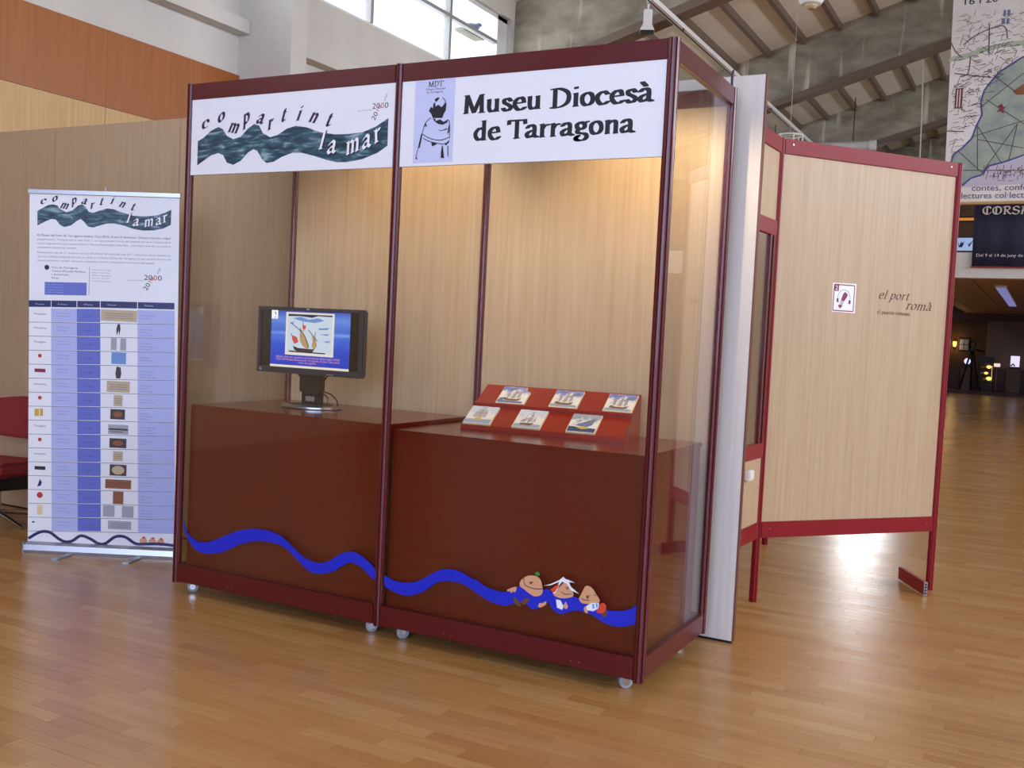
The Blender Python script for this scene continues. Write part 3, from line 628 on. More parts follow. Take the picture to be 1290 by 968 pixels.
# warm lamps hidden behind the header signs
for x, en in ((.92, .62), (2.24, 1.0)):
    fx = MB().tube([(x, .016, 2.47), (x, .10, 2.47)], .008, 8).build('lamp_arm', 'dark_metal', booth)
    d = Vector((-.08, .62, -.60)).normalized(); c = Vector((x, .10, 2.44))
    MB().tube([c-d*.05, c-d*.045, c, c+d*.03], [.012, .024, .03, .034], 16).build('lamp_head', 'dark_metal', fx)
    l = bpy.data.lights.new('booth_lamp', 'SPOT'); l.energy = 40*en; l.color = (1.0, .76, .47); l.spot_size = radians(112); l.spot_blend = .65; l.shadow_soft_size = .03
    lo = bpy.data.objects.new('booth_lamp', l); COL.objects.link(lo); lo.location = c+d*.045; lo.rotation_euler = d.to_track_quat('-Z', 'Y').to_euler(); lo.parent = fx

# counters inside the booth
for nm, x0, x1, zt, lab in (('display_counter', .032, 1.222, .955, 'dark red lacquered counter under the monitor in the left bay'), ('display_counter', 1.262, 2.452, .938, 'dark red lacquered counter under the tile rack in the right bay')):
    t = thing(nm, lab, 'counter', (x0, .03, .095), group='red counters inside the booth')
    wd = x1-x0
    B(0, 0, 0, wd, .018, zt-.113).build('front_panel', 'counter_red', t)
    B(0, .018, 0, .018, .70, zt-.113).build('side_panel', 'counter_red', t)
    B(wd-.018, .018, 0, wd, .70, zt-.113).build('side_panel', 'counter_red', t)
    B(0, 0, zt-.113, wd, .72, zt-.095).build('counter_top', 'counter_red', t, bevel=.0015)
# ================================================================== MONITOR
mon = thing('computer_monitor', 'dark flat monitor on a silver oval foot showing a painted ship', 'monitor', (.478, .42, .9552), radians(1.5))
MB().lathe([(.125, 0), (.136, .004), (.136, .012), (.126, .018)], 36, sx=1.25, sy=.95).build('base_ring', 'steel', mon, smooth=True)
MB().lathe([(.107, .0), (.102, .020)], 32, sx=1.2, sy=.9).build('base_plate', 'black', mon)
st = MB().box(-.055, -.02, .012, .055, .03, .085).box(-.064, -.03, .08, .064, .025, .19).box(-.05, -.01, .18, .05, .03, .3).build('neck', 'black', mon, bevel=.006)
B(-.025, -.0212, .035, .032, -.019, .06).build('neck_badge', 'aluminium', st)
hs = B(-.322, -.045, .172, .332, .0, .512).build('housing', 'monitor_grey', mon, bevel=.008)
bz = MB()
bz.box(-.322, -.057, .172, .332, -.045, .203).box(-.322, -.057, .497, .332, -.045, .512).box(-.322, -.057, .203, -.305, -.045, .497).box(.315, -.057, .203, .332, -.045, .497)
bzo = bz.build('bezel', 'monitor_grey', mon)
B(-.01, -.0578, .500, .008, -.057, .509).build('badge', 'aluminium', bzo)
MB().tube([(-.296, -.0578, .188), (-.296, -.057, .188)], .008, 14).build('badge', 'aluminium', bzo)
B(.13, -.0578, .178, .17, -.057, .182).build('buttons', 'aluminium', bzo)
sc = B(-.305, -.049, .203, .315, -.0455, .497).build('screen', 'screen_black', mon)
# the picture on the screen gives off light
def screen_sea():
    m = mat('screen_sea', (20, 40, 160), .3)
    b = m.node_tree.nodes['Principled BSDF']; t = N(m, 'ShaderNodeTexCoord'); s = N(m, 'ShaderNodeSeparateXYZ'); LK(m, t.outputs['Object'], s.inputs[0])
    mr = N(m, 'ShaderNodeMapRange'); mr.inputs['From Min'].default_value = .203; mr.inputs['From Max'].default_value = .497; LK(m, s.outputs['Z'], mr.inputs[0])
    r = ramp(m, [(0, (14, 50, 190)), (.35, (26, 78, 214)), (.56, (66, 120, 232)), (.6, (120, 165, 245)), (.64, (60, 110, 220)), (.85, (96, 140, 232)), (1, (30, 60, 170))])
    LK(m, mr.outputs[0], r.inputs[0])
    n = N(m, 'ShaderNodeTexNoise'); mp = N(m, 'ShaderNodeMapping'); mp.inputs['Scale'].default_value = (6, 1, 22); LK(m, t.outputs['Object'], mp.inputs[0]); LK(m, mp.outputs[0], n.inputs['Vector']); n.inputs['Scale'].default_value = 1.2
    mx = N(m, 'ShaderNodeMixRGB'); mx.blend_type = 'OVERLAY'; mx.inputs[0].default_value = .5; LK(m, r.outputs[0], mx.inputs[1]); LK(m, n.outputs['Fac'], mx.inputs[2])
    LK(m, mx.outputs[0], b.inputs['Emission Color']); b.inputs['Emission Strength'].default_value = .9; b.inputs['Base Color'].default_value = (.01, .01, .02, 1)
screen_sea()
def em(name, rgb, s=.9): return mat(name, (8, 8, 8), .3, emit=rgb, estr=s)
em('em_white', (255, 255, 255), 1.0); em('em_cream', (250, 240, 222)); em('em_sky', (110, 150, 220)); em('em_sail', (190, 160, 110)); em('em_hull', (62, 44, 44)); em('em_red', (220, 80, 70)); em('em_navy', (22, 34, 70)); em('em_caption', (250, 170, 190), 1.0); em('em_pale', (214, 228, 246))
def scr(polys, y, m, nm='screen_image'): return prints(nm, polys, y, m, sc)
def R4(x0, z0, x1, z1): return [(x0, z0), (x1, z0), (x1, z1), (x0, z1)]
ys = -.0494
scr([R4(-.24, .215, .258, .494)], ys, 'screen_sea', 'desktop_image')
scr([R4(-.24, .450, -.198, .494)], ys-.0003, 'em_white', 'corner_icon')
scr([[(-.222, .484), (-.214, .486), (-.210, .474), (-.216, .462), (-.214, .474)], R4(-.226, .456, -.205, .458)], ys-.0006, 'em_navy', 'corner_icon')
scr([R4(-.145, .268, .160, .487)], ys-.0003, 'em_cream', 'tile_picture')
scr([R4(-.133, .280, .148, .478)], ys-.0005, 'em_pale', 'tile_picture')
scr([[(-.13, .466), (-.13, .478), (.147, .478), (.147, .470), (.06, .472), (.02, .462), (-.05, .468)], [(-.12, .29), (.11, .287), (.11, .281), (-.12, .283)]], ys-.0008, 'em_navy', 'tile_picture')
scr([[(-.10, .455), (-.05, .465), (.0, .452), (.06, .461), (.10, .45), (.04, .437), (-.04, .442)], [(.06, .41), (.13, .415), (.12, .405), (.07, .402)], [(.07, .38), (.13, .384), (.12, .374)], [(.09, .345), (.14, .35), (.13, .338)], [(-.12, .43), (-.09, .44), (-.1, .425)]], ys-.0008, 'em_sky', 'tile_picture')
scr([spline([(-.055, .405), (-.02, .37), (.005, .325), (.0, .305), (-.03, .315), (-.052, .345)]), spline([(.02, .375), (.045, .355), (.056, .325), (.045, .308), (.025, .315), (.03, .345)])], ys-.0008, 'em_sail', 'tile_picture')
scr([[(-.095, .315), (-.06, .305), (.03, .303), (.048, .312), (.03, .287), (-.06, .285), (-.085, .295)]], ys-.0010, 'em_hull', 'tile_picture')
scr([p for l in ([(-.115, .435), (-.04, .388)], [(-.055, .408), (-.02, .365), (.006, .31)], [(.0, .40), (.06, .345)], [(-.035, .44), (-.03, .39)], [(.045, .39), (.04, .345)], [(-.11, .378), (-.08, .33)]) for p in line_polys(l, .004)], ys-.0011, 'em_hull', 'tile_picture')
scr([[(-.105, .37), (-.07, .36), (-.06, .335), (-.085, .325), (-.1, .345)], [(-.04, .425), (-.015, .42), (-.02, .40), (-.036, .404)]], ys-.0012, 'em_red', 'tile_picture')
def scrtxt(t, z, wd):
    o = sans('caption', t, -.0, z, wd, .010, ys-.0005, 'em_caption', sc, align='CENTER')
scrtxt('Rajola amb nau, ceràmica de Catalunya (final segle XVIII)', .252, .40); scrtxt('Fons del Museu Diocesà de Tarragona, la mar i els ports', .239, .40); scrtxt('núm. de registre', .226, .11)
scr([R4(-.24, .203, .258, .2145)], ys, 'em_cream', 'task_bar')
MB().tube([(-.10, .0, .185), (-.085, -.005, .165), (-.06, .0, .15), (-.03, .005, .14)], .005, 8).build('cable', 'black', mon)
MB().tube([(.11, .0, .2), (.09, .0, .165), (.06, .01, .14)], .004, 8).build('cable', 'black', mon)
MB().tube([(.05, .03, .085), (.09, .04, .075), (.12, .05, .045), (.125, .06, .005), (.10, .09, .004), (.05, .14, .004)], .0035, 8).build('cable', 'black', mon)
MB().tube([(.04, .03, .08), (.075, .035, .055), (.07, .04, .02), (.03, .06, .012)], .0035, 8).build('cable', 'black', mon)

# ================================================================== TILE RACK AND TILES
RZ = radians(5.6); RL = (1.431, .328, .9382)
rack = thing('tile_rack', 'sloping two-step red rack holding the painted tiles', 'display rack', RL, RZ)
def rackp(prof, x0, x1, nm, bev=0): return MB().prism(prof, x0, x1, 'x').build(nm, 'rack_red', rack, bevel=bev)
W_ = .772
rackp([(.0, .004), (.012, .016), (.150, .103), (.150, .112), (.286, .197), (.286, .185), (.012, .003)], 0, W_, 'sloping_board')
rackp([(-.006, 0), (-.006, .022), (.006, .022), (.006, 0)], 0, W_, 'front_lip', .0015)
rackp([(.132, .092), (.130, .116), (.138, .121), (.150, .108)], 0, W_, 'step_lip')
for x in (0, W_-.008):
    MB().prism([(0, 0), (0, .010), (.284, .190), (.284, 0)], x, x+.008, 'x').build('side_panel', 'rack_red', rack)
B(.0, .284, 0, W_, .291, .196).build('back_panel', 'rack_red', rack)
def tile_material(name, sky, seed):
    m = mat(name, (228, 224, 214), .12, coat=.3)
    b = m.node_tree.nodes['Principled BSDF']; t = N(m, 'ShaderNodeTexCoord')
    n = N(m, 'ShaderNodeTexNoise'); n.inputs['Scale'].default_value = 26; n.inputs['Detail'].default_value = 5
    mp = N(m, 'ShaderNodeMapping'); mp.inputs['Location'].default_value = (seed, seed*2, 0); LK(m, t.outputs['Object'], mp.inputs[0]); LK(m, mp.outputs[0], n.inputs['Vector'])
    s = N(m, 'ShaderNodeSeparateXYZ'); LK(m, t.outputs['Object'], s.inputs[0])
    ad = N(m, 'ShaderNodeMath'); ad.operation = 'MULTIPLY_ADD'; ad.inputs[1].default_value = 4.2; LK(m, s.outputs['Y'], ad.inputs[0]); LK(m, n.outputs['Fac'], ad.inputs[2])
    r = ramp(m, [(.5, (226, 220, 206)), (.85, (224, 220, 212)), (.98, sky), (1.0, sky)]); LK(m, ad.outputs[0], r.inputs[0]); LK(m, r.outputs[0], b.inputs['Base Color'])
    bp = N(m, 'ShaderNodeBump'); bp.inputs['Strength'].default_value = .35; bp.inputs['Distance'].default_value = .002; LK(m, n.outputs['Fac'], bp.inputs['Height']); LK(m, bp.outputs[0], b.inputs['Normal'])
tile_material('glaze_blue', (120, 132, 190), 1.3); tile_material('glaze_pale', (196, 204, 216), 4.1); tile_material('glaze_grey', (150, 158, 170), 7.7)
mat('paint_sea', (150, 160, 176), .2); mat('paint_navy', (60, 72, 110), .2); mat('paint_brown', (120, 92, 62), .2); mat('paint_sail', (176, 170, 168), .2); mat('paint_ochre', (204, 176, 84), .2); mat('paint_dark', (62, 54, 54), .2); mat('paint_greyblue', (108, 118, 150), .2)
TS = .136
def make_tile(ix, row, label, art, gm):
    tilt = atan2(.087, .138)
    lx = ix
    d, z = (.014, .0195) if row == 0 else (.148, .1135)
    p = Vector(RL) + Vector((lx*cos(RZ)-d*sin(RZ), lx*sin(RZ)+d*cos(RZ), z))
    t = thing('painted_tile', label, 'tile', p, RZ, group='ship tiles on the rack'); t.rotation_euler = (tilt, 0, RZ)
    if art == 'galleon_broken': poly = [(0, 0), (TS+.008, 0), (TS+.008, TS*.72), (TS*.86, TS*.84), (TS*.86, TS), (0, TS)]
    else: poly = [(0, 0), (TS, 0), (TS, TS), (0, TS)]
    MB().prism(poly, .0005, .0105, 'z').build('tile_body', 'tile_edge', t)
    i = .002; inner = [(max(i, min(x-i if x > TS/2 else x+i, 9)), (y-i if y > TS/2 else y+i)) for x, y in poly]
    gl = MB().prism(inner, .0105, .0118, 'z').build('glazed_face', gm, t)
    def P(nm, polys, m, z):
        b = MB()
        for q in polys: b.flatz([(x*TS, y*TS) for x, y in q], z)
        b.build(nm, m, gl)
    def lines(L, w=.014): return [q for l in L for q in line_polys(l, w)]
    z1, z2, z3 = .0120, .0122, .0124
    if art == 'frontal':
        P('painted_sea', [[(.03, .03), (.97, .03), (.97, .26), (.03, .24)]], 'paint_sea', z1)
        P('painted_sails', [[(.22, .36), (.70, .36), (.72, .60), (.64, .80), (.36, .82), (.24, .6)]], 'paint_sail', z1)
        P('painted_hull', [[(.36, .2), (.58, .2), (.6, .34), (.34, .34)]], 'paint_ochre', z2); P('painted_rigging', lines([[(.46, .34), (.5, .95)], [(.4, .88), (.6, .9)], [(.28, .6), (.7, .6)]]), 'paint_dark', z3)
    elif art == 'brig':
        P('painted_sea', [[(.03, .03), (.97, .03), (.97, .2), (.03, .2)]], 'paint_sea', z1)
        P('painted_hull', [[(.26, .14), (.62, .12), (.72, .26), (.22, .24)]], 'paint_brown', z2)
        P('painted_sails', [[(.2, .3), (.4, .32), (.44, .5), (.26, .44)], [(.46, .3), (.64, .34), (.6, .58), (.42, .56)], [(.5, .6), (.62, .62), (.58, .76), (.48, .74)], [(.66, .36), (.74, .34), (.7, .56)]], 'paint_sail', z2)
        P('painted_rigging', lines([[(.32, .24), (.36, .66)], [(.5, .24), (.56, .9)], [(.66, .26), (.7, .7)], [(.2, .3), (.42, .52)], [(.36, .66), (.56, .9)]]), 'paint_dark', z3)
    elif art == 'lateen':
        P('painted_sea', [[(.03, .03), (.97, .03), (.97, .24), (.03, .3)]], 'paint_navy', z1)
        P('painted_sails', [[(.22, .36), (.62, .66), (.84, .74), (.8, .42), (.66, .3), (.4, .32)]], 'paint_greyblue', z2)
        P('painted_hull', [[(.3, .24), (.5, .17), (.72, .22), (.66, .3), (.46, .33)]], 'paint_ochre', z3); P('painted_rigging', lines([[(.2, .34), (.86, .78)], [(.16, .36), (.22, .5)]]), 'paint_brown', z3)
    else:
        P('painted_sea', [[(.03, .03), (.97, .03), (.97, .14), (.03, .16)], [(.02, .14), (.22, .16), (.24, .34), (.08, .3)] if art == 'galleon_broken' else [(.03, .14), (.9, .12), (.9, .17), (.03, .18)]], 'paint_sea' if art != 'galleon_broken' else 'paint_greyblue', z1)
        ox = {'galleon_broken': .2, 'galleon': .14, 'carrack': .16}[art]
        P('painted_hull', [[(ox, .2), (ox+.16, .16), (ox+.5, .15), (ox+.62, .2), (ox+.66, .36), (ox+.5, .26), (ox+.2, .27), (ox+.04, .34)]], 'paint_brown', z2)
        P('painted_sails', [[(ox+.08, .36), (ox+.2, .36), (ox+.2, .56), (ox+.1, .52)], [(ox+.24, .32), (ox+.42, .32), (ox+.42, .62), (ox+.28, .6)], [(ox+.3, .64), (ox+.42, .66), (ox+.4, .8), (ox+.32, .78)], [(ox+.46, .34), (ox+.6, .38), (ox+.58, .66), (ox+.47, .62)]], 'paint_sail', z2)
        P('painted_rigging', lines([[(ox+.14, .28), (ox+.16, .66)], [(ox+.34, .26), (ox+.38, .9)], [(ox+.52, .26), (ox+.56, .8)], [(ox+.08, .54), (ox+.22, .58)], [(ox+.24, .62), (ox+.46, .64)], [(ox+.46, .66), (ox+.64, .66)], [(ox+.0, .42), (ox+.16, .64)]], .016), 'paint_brown' if art != 'carrack' else 'paint_dark', z3)
        P('painted_clouds', [[(.3, .78), (.5, .8), (.6, .9), (.46, .95), (.28, .9)]] if art == 'galleon_broken' else [[(.6, .72), (.9, .7), (.95, .86), (.7, .84)], [(.1, .86), (.4, .84), (.5, .94), (.12, .95)]], 'paint_greyblue', z1)
make_tile(.002, 0, 'cream tile with a grey-sailed ship seen head-on, leftmost of the lower row', 'frontal', 'glaze_pale')
make_tile(.247, 0, 'pale tile with a thin-lined sailing brig, middle of the lower row', 'brig', 'glaze_pale')
make_tile(.507, 0, 'grey-blue tile with a yellow boat and slanted dark sail, lower row', 'lateen', 'glaze_grey')
make_tile(.105, 1, 'tile with a chipped top right corner and brown galleon, upper row', 'galleon_broken', 'glaze_blue')
make_tile(.372, 1, 'white tile with a tall brown ship under blue clouds, middle of the upper row', 'galleon', 'glaze_blue')
make_tile(.632, 1, 'glinting tile with an ochre ship, rightmost of the upper row', 'carrack', 'glaze_blue')

# ================================================================== ROLL-UP BANNER
ru = thing('rollup_banner', 'white roll-up banner with a sea wave and a blue table of exhibits', 'banner', (-1.267, .079, 0), radians(27.985))
bs = MB().prism([(-.005, .0), (-.008, .02), (.0, .05), (.03, .064), (.06, .06), (.085, .03), (.085, .0)], -.008, .846, 'x').build('base', 'aluminium', ru, smooth=True)
for p in bs.data.polygons: p.use_smooth = False
B(-.012, -.012, .0, -.007, .09, .066).build('end_cap', 'aluminium', ru); B(.845, -.012, 0, .85, .09, .066).build('end_cap', 'aluminium', ru)
for u in (.24, .635):
    MB().prism([(u, .0), (u+.03, .0), (u+.008, -.14), (u-.03, -.14)], .0, .007, 'z').build('foot', 'aluminium', ru)
sheet = MB().add([(-.002, .03, .05), (.842, .03, .05), (.806, .03, 2.055), (-.038, .03, 2.04), (-.002, .0306, .05), (.842, .0306, .05), (.806, .0306, 2.055), (-.038, .0306, 2.04)], [(0, 1, 2, 3), (7, 6, 5, 4), (0, 4, 5, 1), (1, 5, 6, 2), (2, 6, 7, 3), (3, 7, 4, 0)]).build('printed_sheet', 'white_board', ru)
MB().obox((-.043, .03, 2.054), (.812, .03, 2.07), .018, .022).build('top_bar', 'aluminium', ru)
MB().tube([(.40, .06, .05), (.385, .04, 2.06), (.385, .04, 2.1)], .006, 8).build('support_pole', 'aluminium', ru)
YR = .0294
compartint(sheet, SEA_R, RL_COMP, RL_LAMAR, .036, YR)
TX = ['El Museu del Port de Tarragona celebra, l\'any 2010, el seu X aniversari. Durant any hem volgut', 'programació, "Compartint la mar amb...", un apropament a tots els museus de caire marítim de la', 'xarxa integrada en la mar, museus històrics, Museus Arqueològics, sales d\'art... amb relació amb ells. Les mostres', 'expositives de patrimoni marítim.', 'Presentarem, des de l\'11 de gener de l\'any 2010 fins al 30 d\'abril de l\'any 2011, col·leccions de les institucions', 'que ens cedeixen temporalment per ser vistes en el Museu del Port de Tarragona. La mar i el port són font del', 'nostre patrimoni, mirada i diversos compartits i amb el coneixement i la recerca del passat.']
for k, t in enumerate(TX):
    wds = (.752, .752, .752, .22, .752, .752, .66)
    sans('body_text', t, .012+.0006*k, 1.806-.0225*k-(.006 if k > 3 else 0), wds[k], .0105 if k else .0125, YR, 'print_grey' if k else 'ink_purple', sheet, rot=.022)
for k, t in enumerate(('Port de Tarragona', 'Centre d\'Estudis Marítims', 'i Activitats', 'Museu')):
    sans('organiser_name', t, .098, 1.628-.0195*k, (.146, .19, .095, .04)[k], .011, YR, 'ink', sheet, rot=.02)
MB().flat([(.069+.014*cos(k*pi/6), 1.632+.014*sin(k*pi/6)) for k in range(12)], YR).build('organiser_logo', 'ink_purple', sheet)
mat('table_blue', (98, 110, 196), .4); mat('table_pale', (176, 184, 232), .4); mat('table_navy', (22, 26, 92), .4)
prints('blue_box', [[(.059, 1.549), (.297, 1.556), (.297, 1.484), (.06, 1.477)]], YR, 'table_blue', sheet)
for k in range(4): sans('box_text', ('Refugi 1 Moll de Costa', 'Port de Tarragona 43004', 'museuport de dimarts', 'a diumenge')[k], .065, 1.532-.014*k, .1, .006, YR-.0004, 'table_pale', sheet, rot=.02)
prints('divider', [R4(.309, 1.487, .3115, 1.648)], YR, 'print_grey', sheet)
for k in range(5): sans('address_text', ('Museu del Port de Tarragona', 'Refugi 2 Moll de Costa', '43004 Tarragona', 'Tel. 977 259 434', 'www.porttarragona.cat')[k], .325, 1.628-.016*k, .11-.01*(k % 2), .006, YR, 'print_grey', sheet, rot=.02)
mark2000(sheet, .62, 1.588, .10, YR)
# table of exhibits
def cu(i, z):     # column line i at height z (the sheet leans a touch)
    t = (z-.14)/(1.40-.14); top = (-.03, .099, .245, .377, .588, .799); bot = (-.0, .133, .283, .415, .628, .838)
    return bot[i]+(top[i]-bot[i])*t
def rz(k, i): return (1.398-k*(1.398-.122)/16)+.0052*i
def cell(k, i, p=.0): return [(cu(i, rz(k+1, i))+p, rz(k+1, i)+.002), (cu(i+1, rz(k+1, i+1))-p, rz(k+1, i+1)+.002), (cu(i+1, rz(k, i+1))-p, rz(k, i+1)-.002), (cu(i, rz(k, i))+p, rz(k, i)-.002)]
for i in range(5):
    prints('table_heading', [[(cu(i, 1.4)+.002, 1.404+.005*i), (cu(i+1, 1.4)-.002, 1.409+.005*i), (cu(i+1, 1.44)-.002, 1.446+.005*i), (cu(i, 1.44)+.002, 1.441+.005*i)]], YR, 'table_navy', sheet)
    sans('heading_text', ('Museu', 'Lloc', 'Data', 'Objecte exposat', 'Dades')[i], cu(i, 1.42)+.04, 1.419+.005*i, .05, .009, YR-.0004, 'table_pale', sheet)
MU = ['Museu Comarcal', 'Museu Nacional', 'Museu Diocesà', 'Museu Marítim', 'Museu de Reus', 'Museu d\'Història', 'Museu de la Pesca', 'Museu de Valls']
gridl = []
for k in range(16):
    for i, m in ((1, 'table_pale'), (2, 'table_blue'), (4, 'table_pale')): prints('table_cell', [cell(k, i)], YR, m, sheet)
    gridl += line_polys([(cu(0, rz(k+1, 0)), rz(k+1, 0)), (cu(5, rz(k+1, 5)), rz(k+1, 5))], .0022)
    zc = (rz(k, 1)+rz(k+1, 1))/2
    for q in range(2):
        sans('cell_text', MU[(k+3*q) % 8], cu(1, zc)+.03, zc+.012-.018*q, .08-.01*((k+q) % 3), .0065, YR-.0004, 'print_grey', sheet)
    sans('cell_text', 'any 2010', cu(2, zc)+.045, zc, .042, .0065, YR-.0004, 'table_navy', sheet)
    for q in range(3):
        if q < 2 or k % 3: sans('cell_text', MU[(k+q+1) % 8], cu(4, zc)+.015, zc+.02-.016*q, .085-.012*((k+2*q) % 4), .0065, YR-.0004, 'print_grey', sheet)
    # small logo of each museum in the first column
    x = cu(0, zc)+.065
    if k in (7, 15): prints('museum_logo', [R4(x-.03, zc-.02, x-.005, zc+.022), R4(x+.0, zc-.018, x+.018, zc+.024)] if k == 7 else [R4(x-.045, zc+.004, x-.03, zc+.012)], YR, 'paint_ochre' if k == 7 else 'ink', sheet)
    elif k in (6, 9, 3, 13): prints('museum_logo', [[(x+.011*cos(a*pi/5)*(1.6 if k == 13 else 1), zc+.006+.011*sin(a*pi/5)*(1.6 if k == 13 else 1)) for a in range(10)]], YR, 'print_red', sheet)
    elif k in (4, 11): prints('museum_logo', [R4(x-.03, zc-.008, x+.032, zc+.012)], YR, 'crimson_print' if k == 4 else 'ink', sheet)
    elif k == 14: prints('museum_logo', [R4(x-.014, zc-.028, x+.016, zc+.028)], YR, 'tile_edge', sheet)
    elif k == 12: prints('museum_logo', [[(x, zc+.02), (x+.012, zc), (x+.006, zc-.02), (x-.014, zc-.026), (x-.006, zc)]], YR, 'table_navy', sheet)
    else: sans('museum_logo', 'Tarragona' if k in (2, 8) else 'museu', x-.034, zc, .068, .011, YR, 'ink', sheet)
prints('table_lines', gridl, YR-.0003, 'ink', sheet)
mat('img_sand', (196, 176, 140), .5); mat('img_dark', (66, 54, 52), .5); mat('img_wood', (140, 84, 46), .5); mat('img_grey', (164, 168, 176), .5); mat('img_sky', (110, 150, 210), .5)
IM = dict(print='img_sand', man='img_dark', two='img_grey', sky='img_sky', statue='img_dark', sand='img_sand', dark='img_dark', strip='img_grey', sand2='img_sand', coin='img_dark', wood='img_wood', brown='img_wood', pair='img_grey', grey='img_grey')
for nm, x0, z0, x1, z1 in RL_IMGS:
    if nm == 'man': P = [[(x0+.008, z0), (x1-.008, z0), (x1-.004, z0-.03), (x1-.01, z1), (x1-.014, z1+.03), (x0+.004, z1), (x0+.002, z0-.03)]]
    elif nm == 'statue': P = [[(x0+.006, z0), (x1-.006, z0-.004), (x1, z1+.03), (x1-.006, z1), (x0+.004, z1), (x0, z1+.028)]]
    elif nm in ('two', 'pair'): xm = (x0+x1)/2; g_ = (x1-x0)*.12; P = [R4(x0, z1, xm-g_, z0), R4(xm+g_, z1, x1, z0)]
    else: P = [R4(x0, z1, x1, z0)]
    o = prints('exhibit_photo', P, YR-.0004, IM[nm], sheet)
    if nm == 'dark': prints('exhibit_motif', [[(x0+(x1-x0)*(.5+.32*cos(a*pi/5)), z1+(z0-z1)*(.5+.3*sin(a*pi/5))) for a in range(10)]], YR-.0007, 'img_wood', o)
    if nm == 'coin': prints('exhibit_motif', [[(x0+(x1-x0)*(.5+.38*cos(a*pi/6)), z1+(z0-z1)*(.5+.4*sin(a*pi/6))) for a in range(12)]], YR-.0007, 'img_sand', o)
    if nm == 'strip': prints('exhibit_motif', [R4(x0+.004, (z0+z1)/2-.004, x1-.004, (z0+z1)/2+.006), R4(x0+.01, z1+.012, x1-.03, z1+.016)], YR-.0007, 'img_dark', o)
    if nm in ('wood', 'print', 'grey', 'sand', 'sand2'): prints('exhibit_motif', [R4(x0+(x1-x0)*.12, z1+(z0-z1)*q, x0+(x1-x0)*.88, z1+(z0-z1)*(q+.05)) for q in (.25, .45, .65)], YR-.0007, 'edge_brown' if nm == 'wood' else 'print_grey', o)
prints('wave_print', line_polys(spline(RL_WAVE), .017), YR, 'table_navy', sheet)
for (cx, cz) in ((.66, .094), (.712, .092), (.76, .09)):
    o = prints('swimmer_print', [[(cx+.022*cos(a*pi/5), cz+.02*sin(a*pi/5)) for a in range(10)]], YR-.0004, 'skin_print', sheet)
    prints('swimmer_hair', [[(cx-.012, cz+.018), (cx+.004, cz+.03), (cx+.016, cz+.014)]], YR-.0006, 'red_print', o)

# ================================================================== RED CHAIR
ch = thing('easy_chair', 'low red upholstered chair on chrome feet, half hidden by the banner', 'chair', (-2.13, .50, 0), radians(12))
def cushion(poly, x0, x1, bev): return MB().prism(poly, x0, x1, 'x').mesh('c', bevel=bev, smooth=True)
me = cushion([(-.28, .335), (-.29, .40), (-.24, .43), (.2, .41), (.22, .34), (.0, .31)], -.27, .27, .03); me.materials.append(MATS['chair_red']); link('seat', me, ch)
bk = MB(); n = 9; V = []
for k in range(n):
    a = -1.0+2.0*k/(n-1); x = .29*a/1.0; yb = .25-.10*a*a; hh = .14-.035*a*a
    for dz, dy in ((-hh, .0), (-hh, .045), (hh, .085), (hh, .04)): V.append((x, yb+dy-.02, .665+dz+.0))
F = []
for k in range(n-1):
    for j in range(4): F.append((k*4+j, (k+1)*4+j, (k+1)*4+(j+1) % 4, k*4+(j+1) % 4))
F += [(0, 1, 2, 3), tuple((n-1)*4+j for j in (3, 2, 1, 0))]
me = bk.add(V, F).mesh('backrest', bevel=.015, smooth=True); me.materials.append(MATS['chair_red']); link('backrest', me, ch)
MB().prism([(-.26, .26), (-.27, .335), (.0, .325), (.21, .34), (.2, .27), (.0, .24)], -.255, .255, 'x').build('seat_pan', 'black', ch, bevel=.01)
for s in (-1, 1): MB().tube([(s*.235, .1, .30), (s*.25, .17, .36), (s*.245, .2, .5), (s*.22, .205, .62)], .011, 10).build('back_support', 'steel', ch, smooth=True)
MB().tube([(0, 0, .27), (0, 0, .06)], .028, 16).build('column', 'steel', ch)
for k in range(4):
    a = radians(-20+90*k); MB().tube([(0, 0, .075), (.15*cos(a), .15*sin(a), .05), (.33*cos(a), .33*sin(a), .014)], [.02, .016, .013], 10).build('foot', 'steel', ch, smooth=True)

# ================================================================== EL PORT ROMA STAND
EA = radians(50.088)
ep = thing('exhibition_panel', 'tall beech board in a red frame reading el port romà', 'display panel', (2.486, 1.731, 0), EA)
pm2 = MB().prism(post_profile(.021), 0, 1, 'z').mesh('post'); pm2.materials.append(MATS['stand_red'])
EL = 1.2437
for x in (0, EL):
    o = link('post', pm2, ep, loc=(x, 0, .0)); o.scale = (1, 1, 2.49)
for z0, z1, nm in ((2.41, 2.488, 'top_rail'), (.35, .437, 'bottom_rail')):
    r = B(.018, -.015, z0, EL-.018, .015, z1).build(nm, 'stand_red', ep, bevel=.002)
    for x in (.07, EL-.07): MB().tube([(x, -.0172, z0+.05), (x, -.015, z0+.05)], .004, 8).build('screw', 'steel', r)
pn = B(.018, -.004, .437, EL-.018, .004, 2.41).build('board', 'beech', ep)
stx = prints('number_sticker', [EP_STICK], -.0046, 'white_print', pn); stx['label'] = 'white sticker with number 2 and an audio guide'
def eu(a, b): # sticker coordinates from 0..1
    return (.398+.158*a, 1.592+.16*b)
bd = [eu(*q) for q in ((.06, .94), (.94, .94), (.94, .05), (.05, .05))]
prints('border', [p for a in range(4) for p in line_polys([bd[a], bd[(a+1) % 4]], .006)], -.005, 'crimson_print', stx)
prints('number_ground', [[eu(.06, .94), eu(.26, .94), eu(.26, .72), eu(.06, .72)]], -.005, 'crimson_print', stx)
sans('number', '2', eu(.11, 0)[0], eu(0, .755)[1], .016, .026, -.0054, 'white_print', stx)
